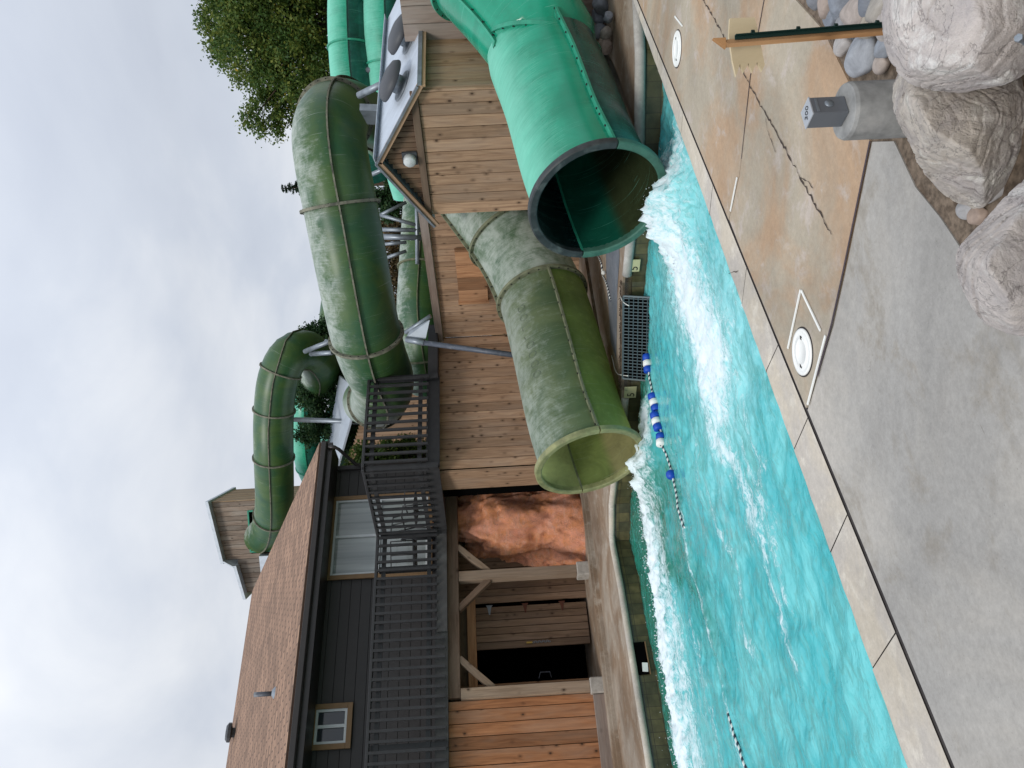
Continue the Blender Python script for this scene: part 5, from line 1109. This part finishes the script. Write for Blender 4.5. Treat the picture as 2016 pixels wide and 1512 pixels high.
mb = MB()
k = .04
while k < L_-.02: mb.bar(gp_(k, -.04, .002), gp_(k, -.39, .002), .008, .008); k += .04
for z in (-.09, -.14, -.19, -.24, -.29, -.34): mb.bar(gp_(.01, z, .006), gp_(L_-.01, z, .006), .009, .009)
mb.build('grid', gm, gt)
mb = MB(); mb.prism([gp_(0, -.03, -.035), gp_(L_, -.03, -.035), gp_(L_, -.42, -.035), gp_(0, -.42, -.035)], .004, gn); mb.build('backing', M['black'], gt)
# skimmer mouth in the far wall
sk = thing('skimmer_opening', (2.95, 9.98, -.15), 'dark rectangular skimmer opening with white flap in the far tile wall', 'skimmer')
ya = lambda x: 9.97+(x-1.8)*.0744-.012
mb = MB(); mb.prism([(2.74, ya(2.74), -.07), (3.16, ya(3.16), -.07), (3.16, ya(3.16), -.235), (2.74, ya(2.74), -.235)], .004, (0, -1, 0)); mb.build('opening', M['black'], sk)
mb = MB(); mb.bar((2.74, ya(2.74)-.012, -.238), (3.16, ya(3.16)-.012, -.238), .02, .012); mb.build('sill', M['tan_trim'], sk)
mb = MB(); mb.box((2.83, ya(2.83)-.012, -.185), (.11, .02, .07), Matrix.Rotation(.1, 3, 'Y')); mb.build('flap', M['white'], sk)

# rope material and lane line
def ropemat():
    g = G('twisted_rope'); s = g.sep(g.uv()); v = g.math('FRACT', g.math('ADD', g.math('MULTIPLY', s[1], 15.), g.math('MULTIPLY', s[0], 12.)))
    g.color(g.mix(g.math('GREATER_THAN', v, .45), (.03, .04, .06), (.72, .74, .70))); g.rough(.8); g.bump(v, .5, .004); return g.mat
M['rope'] = ropemat(); M['whiterope'] = plain('white_cord', (.66, .65, .6), .8)
ln = thing('lane_rope', (5.75, 7.17, -.2), 'black and white lane rope with blue and white floats', 'lane rope')
LP = [(5.95, 7.17), (5.75, 7.17), (5.46, 7.23), (5.17, 7.24), (4.73, 7.25), (4.35, 7.23), (3.94, 7.19), (3.53, 7.15), (3.05, 7.09), (2.24, 7.03), (1.65, 6.97), (1.09, 6.76), (.3, 6.5), (-1, 6.1)]
def lz(x, y): return max(wz(x, y), WZ-.01)+.022
RP = crom([(x, y, lz(x, y) if i else -.12) for i, (x, y) in enumerate(LP)], .06)
RP = [Vector((p.x, p.y, (lz(p.x, p.y)-.006 if p.x < 5.7 else p.z)-(.06 if 1.55 < p.x < 3.35 else .012 if p.x < 1.55 and math.sin(p.x*9) > 0 else 0))) for p in RP]
mb = MB(); mb.pipe(RP, .011, 8); mb.build('rope', M['rope'], ln)
RF = frames(RP)
def floatpart(l, kind):
    i = at_len(RF, l); p, d = RF[i][0], RF[i][1]; p = p+Vector((0, 0, .01)); R_ = .055; bl, wh = M['blue'], M['white']
    if kind == 's': mb = MB(); mb.lathe([(R_*math.sin(t), -R_*math.cos(t)) for t in np.linspace(0, math.pi, 13)], p, d, 20); mb.build('float', bl, ln); return
    h = .040
    for j, c in enumerate(kind):
        a = (j-len(kind)/2)*2*h; r0 = R_ if c == 'w' else R_*.98
        mb = MB(); pr_ = [(.012, a+.001), (r0*.72, a+.001), (r0, a+.012), (r0, a+2*h-.012), (r0*.72, a+2*h-.001), (.012, a+2*h-.001)]; mb.lathe(pr_, p, d, 20); mb.build('float', bl if c == 'b' else wh, ln)
def lat(x): return min(RF, key=lambda f: abs(f[0].x-x))[4]
for x, k in ((5.44, 'bwb'), (4.90, 'bwb'), (4.65, 'bwb'), (4.44, 'bw'), (3.94, 's')): floatpart(lat(x), k)
# loose ropes on the deck
def rope(label, pts, r, m): mb = MB(); mb.pipe(crom(pts, .04), r, 7); o = mb.build('loose_rope', M[m]); tag(o, label, 'rope', 'loose ropes on the far deck')
g2 = lambda x, y, z=.0: pz(x, y, z-.03)
rope('black and white twisted rope lying on the grey basin by the slide', [g2(1176, 500), g2(1184, 520), g2(1186, 540), g2(1193, 556), g2(1198, 575), g2(1202, 592)], .012, 'rope')
mb = MB()
c = g2(1188, 537, .03); mb.lathe([(.03*math.sin(t), -.03*math.cos(t)) for t in np.linspace(0, math.pi, 9)], c, (1, 0, 0), 14); o = mb.build('rope_knot', M['whiterope']); tag(o, 'white knotted rope end on the grey basin between slides', 'knot')
rope('thin white cord trailing over the coping to the grate', [g2(1204, 700), g2(1207, 712), g2(1211, 728), g2(1216, 736), g2(1222, 738), g2(1236, 740, -.02)], .006, 'whiterope')
rope('thin white cord looping over the silt beside the grate', [g2(1222, 582), g2(1224, 590), g2(1230, 597), g2(1238, 602, -.02)], .006, 'whiterope')
# silt and twigs on the ledge
tw_ = random.Random(4)
mb = MB()
for _ in range(160):
    p = Vector((5.55, 7.75, -.034)).lerp(Vector((6.3, 6.62, -.034)), tw_.random())+Vector((.08*tw_.random(), .05*tw_.random(), .0)); a = tw_.uniform(0, 6.28); s = tw_.uniform(.01, .05)
    mb.bar(p, p+Vector((math.cos(a)*s, math.sin(a)*s, tw_.uniform(0, .02))), .005, .005)
tag(mb.build('leaf_litter', M['bark']), 'brown twigs and leaf litter caught on ledge behind the grate', 'litter', None, 'stuff')
# dark wet concrete under the bright slide
mb = MB(); a = [pz(1237, 240, .005), pz(1205, 140, .005), pz(1165, 60, .02), pz(1140, 0, .03), pz(1110, -60, .03), pz(1050, 60, .02), pz(1120, 330, .005)]
mb.poly([(p.x, p.y, -.038) for p in a]); tag(mb.build('wet_apron', M['wash']), kind='structure')
